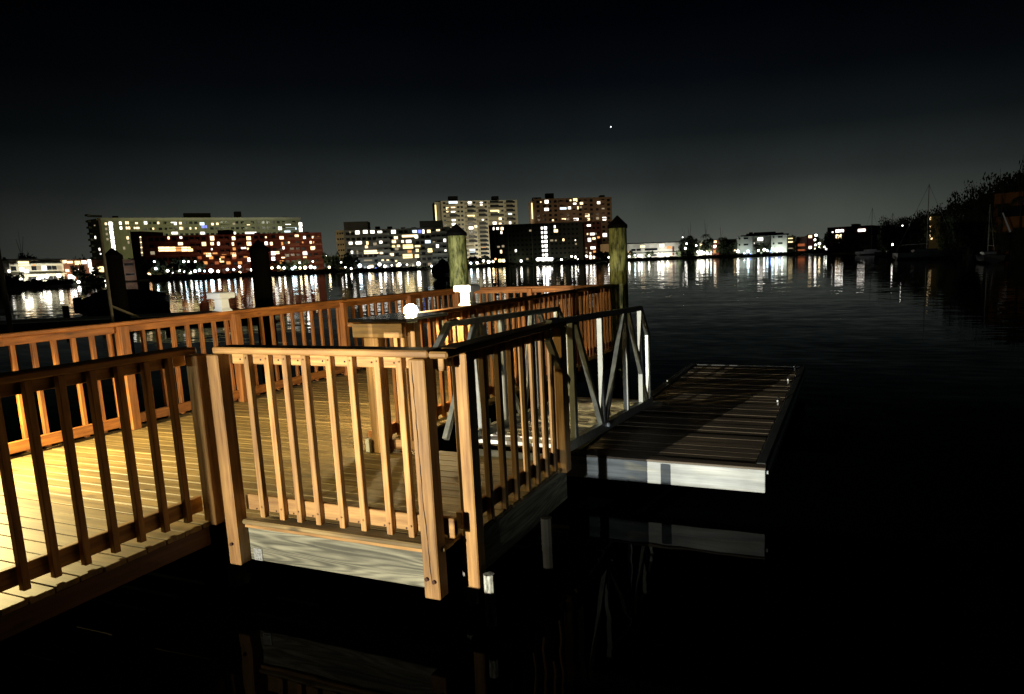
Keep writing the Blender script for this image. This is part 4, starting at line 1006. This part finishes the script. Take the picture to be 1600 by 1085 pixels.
trees([(513, 393, 16, 340), (524, 395, 18, 335), (535, 393, 22, 330), (545, 398, 20, 330), (440, 406, 26, 342), (470, 405, 24, 342), (455, 408, 24, 342)], 'between the brick block and the grey middle block', 330, G)
trees([(700, 399, 16), (735, 399, 20, 330), (752, 398, 22, 330), (765, 402, 14, 330), (873, 402, 20, 318), (888, 404, 18, 318), (945, 390, 24, 345), (960, 388, 24, 345)], 'in front of the towers', 330, G)
trees([(986, 394, 12), (1012, 391, 12), (1068, 370, 22), (1078, 368, 24), (1086, 373, 20), (1102, 372, 24), (1076, 386, 26), (1128, 370, 22), (1134, 371, 20), (1142, 374, 16)], 'behind and beside the small white house', 349, G)
trees([(1156, 396, 14, 341), (1182, 376, 14), (1192, 378, 16), (1200, 381, 14), (1171, 362.5, 8, 375), (1255, 366, 20, 370), (1265, 366, 20, 370), (1288, 368, 18, 330), (1284, 373, 16, 328)], 'around the white winged building', 345, G)
trees([(1298, 360, 16, 296), (1325, 374, 22, 290), (1340, 372, 22, 286), (1372, 360, 18, 255), (1383, 362, 18, 240), (1365, 372, 18, 240), (1390, 350, 14, 215)], 'by the flat roofed building above the marina', 290, G)
for i, (x, y, w, d) in enumerate([(1068, 370, 16, 350), (1078, 364, 20, 350), (1103, 361, 16, 350), (1127, 367, 16, 352), (34, 387, 9, 300)]):
    tree(x, y, d, w, ['low palm at the left of the group behind the white house', 'broad palm left of the small white house', 'tallest palm above the small white house', 'palm behind the dark house right of the white one', 'slim pointed tree above the cream apartments at the far left'][i], palm=True, group='palms on the far shore', idx=i)
trees([(1376, 352, 26, 230), (1386, 344, 26, 205), (1400, 336, 34, 180), (1424, 329, 38, 165), (1445, 328, 38, 155), (1468, 322, 40, 140), (1490, 313, 46, 128), (1514, 297, 54, 118), (1538, 278, 56, 114), (1562, 280, 50, 118), (1577, 262, 56, 117), (1600, 250, 60, 115), (1628, 246, 60, 113), (1660, 250, 60, 112)],
      'in the dark wood on the right', 120, 'trees of the dark wood', big=True)
trees([(1398, 358, 30, 172), (1418, 354, 34, 160), (1440, 356, 34, 150), (1472, 346, 38, 134), (1500, 340, 44, 122), (1528, 330, 46, 112), (1541, 330, 26, 98), (1566, 355, 18, 95), (1592, 352, 20, 94), (1622, 330, 26, 94)],
      'in the lower front row of the right wood', 120, 'trees of the dark wood', big=True)
tree(1561, 306, 97, 26, 'left palm in front of the orange wall at the right edge', palm=True, group='palms by the marina', idx=1)
tree(1590, 292, 96, 30, 'right palm in front of the orange wall at the right edge', palm=True, group='palms by the marina', idx=2)
tree(1522, 318, 100, 26, 'palm left of the orange wall at the right edge', palm=True, group='palms by the marina', idx=0)
# shrubs: one dark band of planting along the seawalls
mb = bmesh.new(); rg = random.Random(44)
for (x0, x1, n, h, off) in [(-60, 140, 700, 1.4, 1), (140, 240, 500, 2.4, 3), (240, 530, 1500, 1.3, 2), (530, 720, 800, .9, 2), (720, 960, 1100, 1.1, 2), (965, 1260, 1300, .9, 2), (1260, 1400, 900, 2.2, 3), (1400, 1700, 1600, 3.2, 4)]:
    for _ in range(n):
        x = rg.uniform(x0, x1); dd = shore_d(x) + rg.uniform(.4, off + 1); p = at(x, dd)
        hh = h * (.35 + .65 * abs(math.sin(x * .37) * math.cos(x * .11 + 1))) * rg.uniform(.1, 1)
        c = Vector((p.x, p.y, hh)); s = rg.uniform(.3, .7) * (1 if h < 2 else 1.4)
        a = Vector((rg.gauss(0, 1), rg.gauss(0, 1), rg.gauss(0, 1))).normalized(); b_ = a.orthogonal().normalized(); c2 = a.cross(b_)
        for (u_, w_) in ((a, b_), (b_, c2)):
            mb.faces.new([mb.verts.new(c + u_ * s), mb.verts.new(c + w_ * s), mb.verts.new(c - u_ * s), mb.verts.new(c - w_ * s)])
me = bpy.data.meshes.new('shrubs'); mb.to_mesh(me); mb.free(); me.materials.append(LEAF)
o = bpy.data.objects.new('shrubs', me); COL.objects.link(o); o['kind'] = 'stuff'; o['label'] = 'dark low shrubs along the seawalls of the far shore'; o['category'] = 'shrubs'

# ------------------------------------------------------------------ boats
def hull_bm(L, Wd, H):
    bm = bmesh.new(); rows = []
    for i in range(11):
        f = i / 10; x = (f - .5) * L; w = Wd / 2 * math.sin(math.pi * min(1, .25 + .5 * (1 - f) * 1.4)) if f > .3 else Wd / 2 * (.86 + .14 * f / .3)
        w = Wd / 2 * (1 - max(0, (f - .45) / .55) ** 2.2) if f > .45 else Wd / 2 * (.9 + .1 * f / .45)
        sheer = H * (1 + .28 * f * f)
        rows.append([bm.verts.new((x, -w, sheer)), bm.verts.new((x, -w * .86, H * .35)), bm.verts.new((x * .96, 0, -.15)), bm.verts.new((x, w * .86, H * .35)), bm.verts.new((x, w, sheer))])
    for a, b_ in zip(rows, rows[1:]):
        for k in range(4): bm.faces.new((a[k], a[k + 1], b_[k + 1], b_[k]))
        bm.faces.new((a[0], b_[0], b_[4], a[4]))
    bm.faces.new(rows[0]); return bm
def cover_bm(L, Wd, H, top):
    bm = bmesh.new(); rows = []
    for i in range(9):
        f = i / 8; x = (f - .5) * L * .92; w = Wd / 2 * (1 - max(0, (f - .45) / .55) ** 2.2) * 1.02 + .02; sheer = H * (1 + .28 * f * f) + .02
        peak = sheer + (top - H) * (math.sin(math.pi * min(1, (f * .85 + .12))) ** .7)
        rows.append([bm.verts.new((x, -w, sheer - .1)), bm.verts.new((x, -w * .8, sheer + (peak - sheer) * .55)), bm.verts.new((x, 0, peak)), bm.verts.new((x, w * .8, sheer + (peak - sheer) * .55)), bm.verts.new((x, w, sheer - .1))])
    for a, b_ in zip(rows, rows[1:]):
        for k in range(4): bm.faces.new((a[k], a[k + 1], b_[k + 1], b_[k]))
    bm.faces.new(rows[0]); bm.faces.new(rows[-1][::-1]); return bm
NAVY = mat('navy_canvas', (.01, .012, .02), .8); HULLD = mat('dark_gelcoat', (.02, .022, .025), .35); HULLW = mat('white_gelcoat', (.75, .75, .72), .35)
def from_bm(bm, name, m_, parent):
    w = MB(); w.b.free(); w.b = bm; return w.build(name, m_, parent)
def motorboat(x, d, L, Wd, H, top, rz, label, hull, cover):
    p = at(x, d); t = thing('motorboat', label, 'boat', (p.x, p.y, WATER_Z), rz)
    from_bm(hull_bm(L, Wd, H), 'hull', hull, t); from_bm(cover_bm(L, Wd, H, top), 'canvas_cover', cover, t)
    mb = MB(); mb.box(-L / 2 - .35, -L / 2 - .02, -.2, .2, .1, H + .35, .05); mb.build('outboard_motor', BLACKP, t)
    mb = MB(); mb.path([(L * .30, -Wd * .3, H * 1.15), (L * .35, -Wd * .28, H * 1.15 + .3), (L * .47, 0, H * 1.2 + .32), (L * .35, Wd * .28, H * 1.15 + .3), (L * .30, Wd * .3, H * 1.15)], .015, 6); mb.build('bow_rail', STEEL, t)
base = math.atan2(R0.y, R0.x)
motorboat(190, 46, 4.4, 2.0, .6, 1.2, base + .9, 'dark covered motorboat moored behind the far railing beside the grey pole', HULLD, NAVY)
motorboat(158, 56, 4.2, 1.9, .5, 1.1, base + 2.5, 'second dark covered boat left of the grey pole', HULLD, NAVY)
motorboat(692, 95, 5.6, 2.1, .9, 2.6, base + 1.5, 'small covered boat seen bow on just left of the middle green pile', HULLD, NAVY)
def yacht(x, d, ytop, L, rz, label, lean=0):
    p = at(x, d); zt = zat(x, ytop, d) - WATER_Z
    t = thing('sailboat', label, 'sailboat', (p.x, p.y, WATER_Z), rz)
    from_bm(hull_bm(L, L * .3, L * .11), 'hull', HULLW if x < 1380 else HULLD, t)
    mb = MB(); mb.box(-L * .22, L * .15, -L * .08, L * .08, L * .115, L * .165, .06); mb.build('cabin', HULLW if x < 1380 else HULLD, t)
    mb = MB(); mb.tube((0, 0, L * .1), (0, 0, zt), .07, .05, n=8); mb.build('mast', GP, t)
    mb = MB(); mb.tube((0, 0, L * .25), (-L * .4, 0, L * .24), .05, n=6); mb.build('boom', GP, t)
    mb = MB(); mb.tube((0, 0, zt * .99), (L * .48, 0, L * .14), .022, n=5); mb.tube((0, 0, zt * .99), (-L * .49, 0, L * .12), .022, n=5); mb.build('rigging', GP, t)
yacht(1361, 215, 325, 9, base + .3, 'white sailboat with a dark mast left of the dark wood')
yacht(1393, 170, 333, 7, base + 2.9, 'smaller sailboat whose thin mast stands at the left end of the dark wood')
yacht(1447.5, 118, 288, 9, base - .1, 'sailboat with the tallest mast in front of the dark wood')
yacht(1543, 84, 320, 7, base + 1.2, 'sailboat with a short mast below the right end of the wood')
add_light('added_marina_spot', 'SPOT', (at(1352, 200).x, at(1352, 200).y, 4), 200, (.95, 1, 1), .2, (at(1355, 215).x, at(1355, 215).y, .5), 120)  # added unseen spots that brighten the boats, masts and spar
add_light('added_marina_spot', 'SPOT', (at(1440, 108).x, at(1440, 108).y, 3), 180, (.95, 1, 1), .2, (at(1447.5, 118).x, at(1447.5, 118).y, 3), 90)
add_light('added_marina_spot', 'SPOT', (at(1560, 78).x, at(1560, 78).y, 2), 60, (1, 1, 1), .2, (at(1570, 88).x, at(1570, 88).y, 3), 70)
p = at(1570, 88); zt0 = zat(1576, 363, 88); zt1 = zat(1563, 333, 88); a = at(1563, 88); b_ = at(1576.5, 88)
t = thing('lowered_spar', 'pale leaning spar in front of the orange wall', 'spar', (b_.x, b_.y, 0))
mb = MB(); mb.tube((0, 0, zt0), (a.x - b_.x, a.y - b_.y, zt1), .10, .07, n=8); mb.build('spar', mat('white_paint', (.8, .8, .8), .5), t)
mb = MB(); mb.tube((0, 0, -.1), (0, 0, zt0), .06, n=6); mb.build('stand', BLACKP, t)

# neighbouring dock on the left
p = at(60, 36)
nd = thing('dock', 'dim grey dock strip lying on the water at the far left', 'dock', (p.x, p.y, -.2), base + .18)
mb = MB()
for k in range(60): mb.box(-9 + .3 * k, -9 + .3 * k + .28, -1.2, 1.4, -.05, .0)
mb.build('planks', wood('grey_dock_timber', 1, (.12, .125, .10), (.25, .26, .21)), nd)
for k in range(5):
    mb = MB(); mb.tube((-8 + 4 * k, 1.5, -1), (-8 + 4 * k, 1.5, .5), .12, n=10); mb.build('pile', DARKW, nd)
mb = MB(); mb.box(-9, 9, -1.22, -1.18, -.3, -.02); mb.build('fascia', DARKW, nd)
add_light('added_dock_spot', 'SPOT', (at(40, 26).x, at(40, 26).y, 3), 90, (1, 1, .9), .3, (p.x, p.y, 0), 90)  # added unseen spot that lifts the dock planks out of the dark

# evening star, far behind everything
mb = MB(); sp_ = Vector((0, 0, EYE)) + ray(954.5, 198.5).normalized() * 5000
mb.ball((0, 0, 0), 4.2, 10); st = mb.build('star', mat('star_glow', (1, 1, 1), .5, emis=(.9, .95, 1), estr=3), smooth=True); st.location = sp_
st['label'] = 'single bright planet in the night sky above the towers'; st['category'] = 'star'
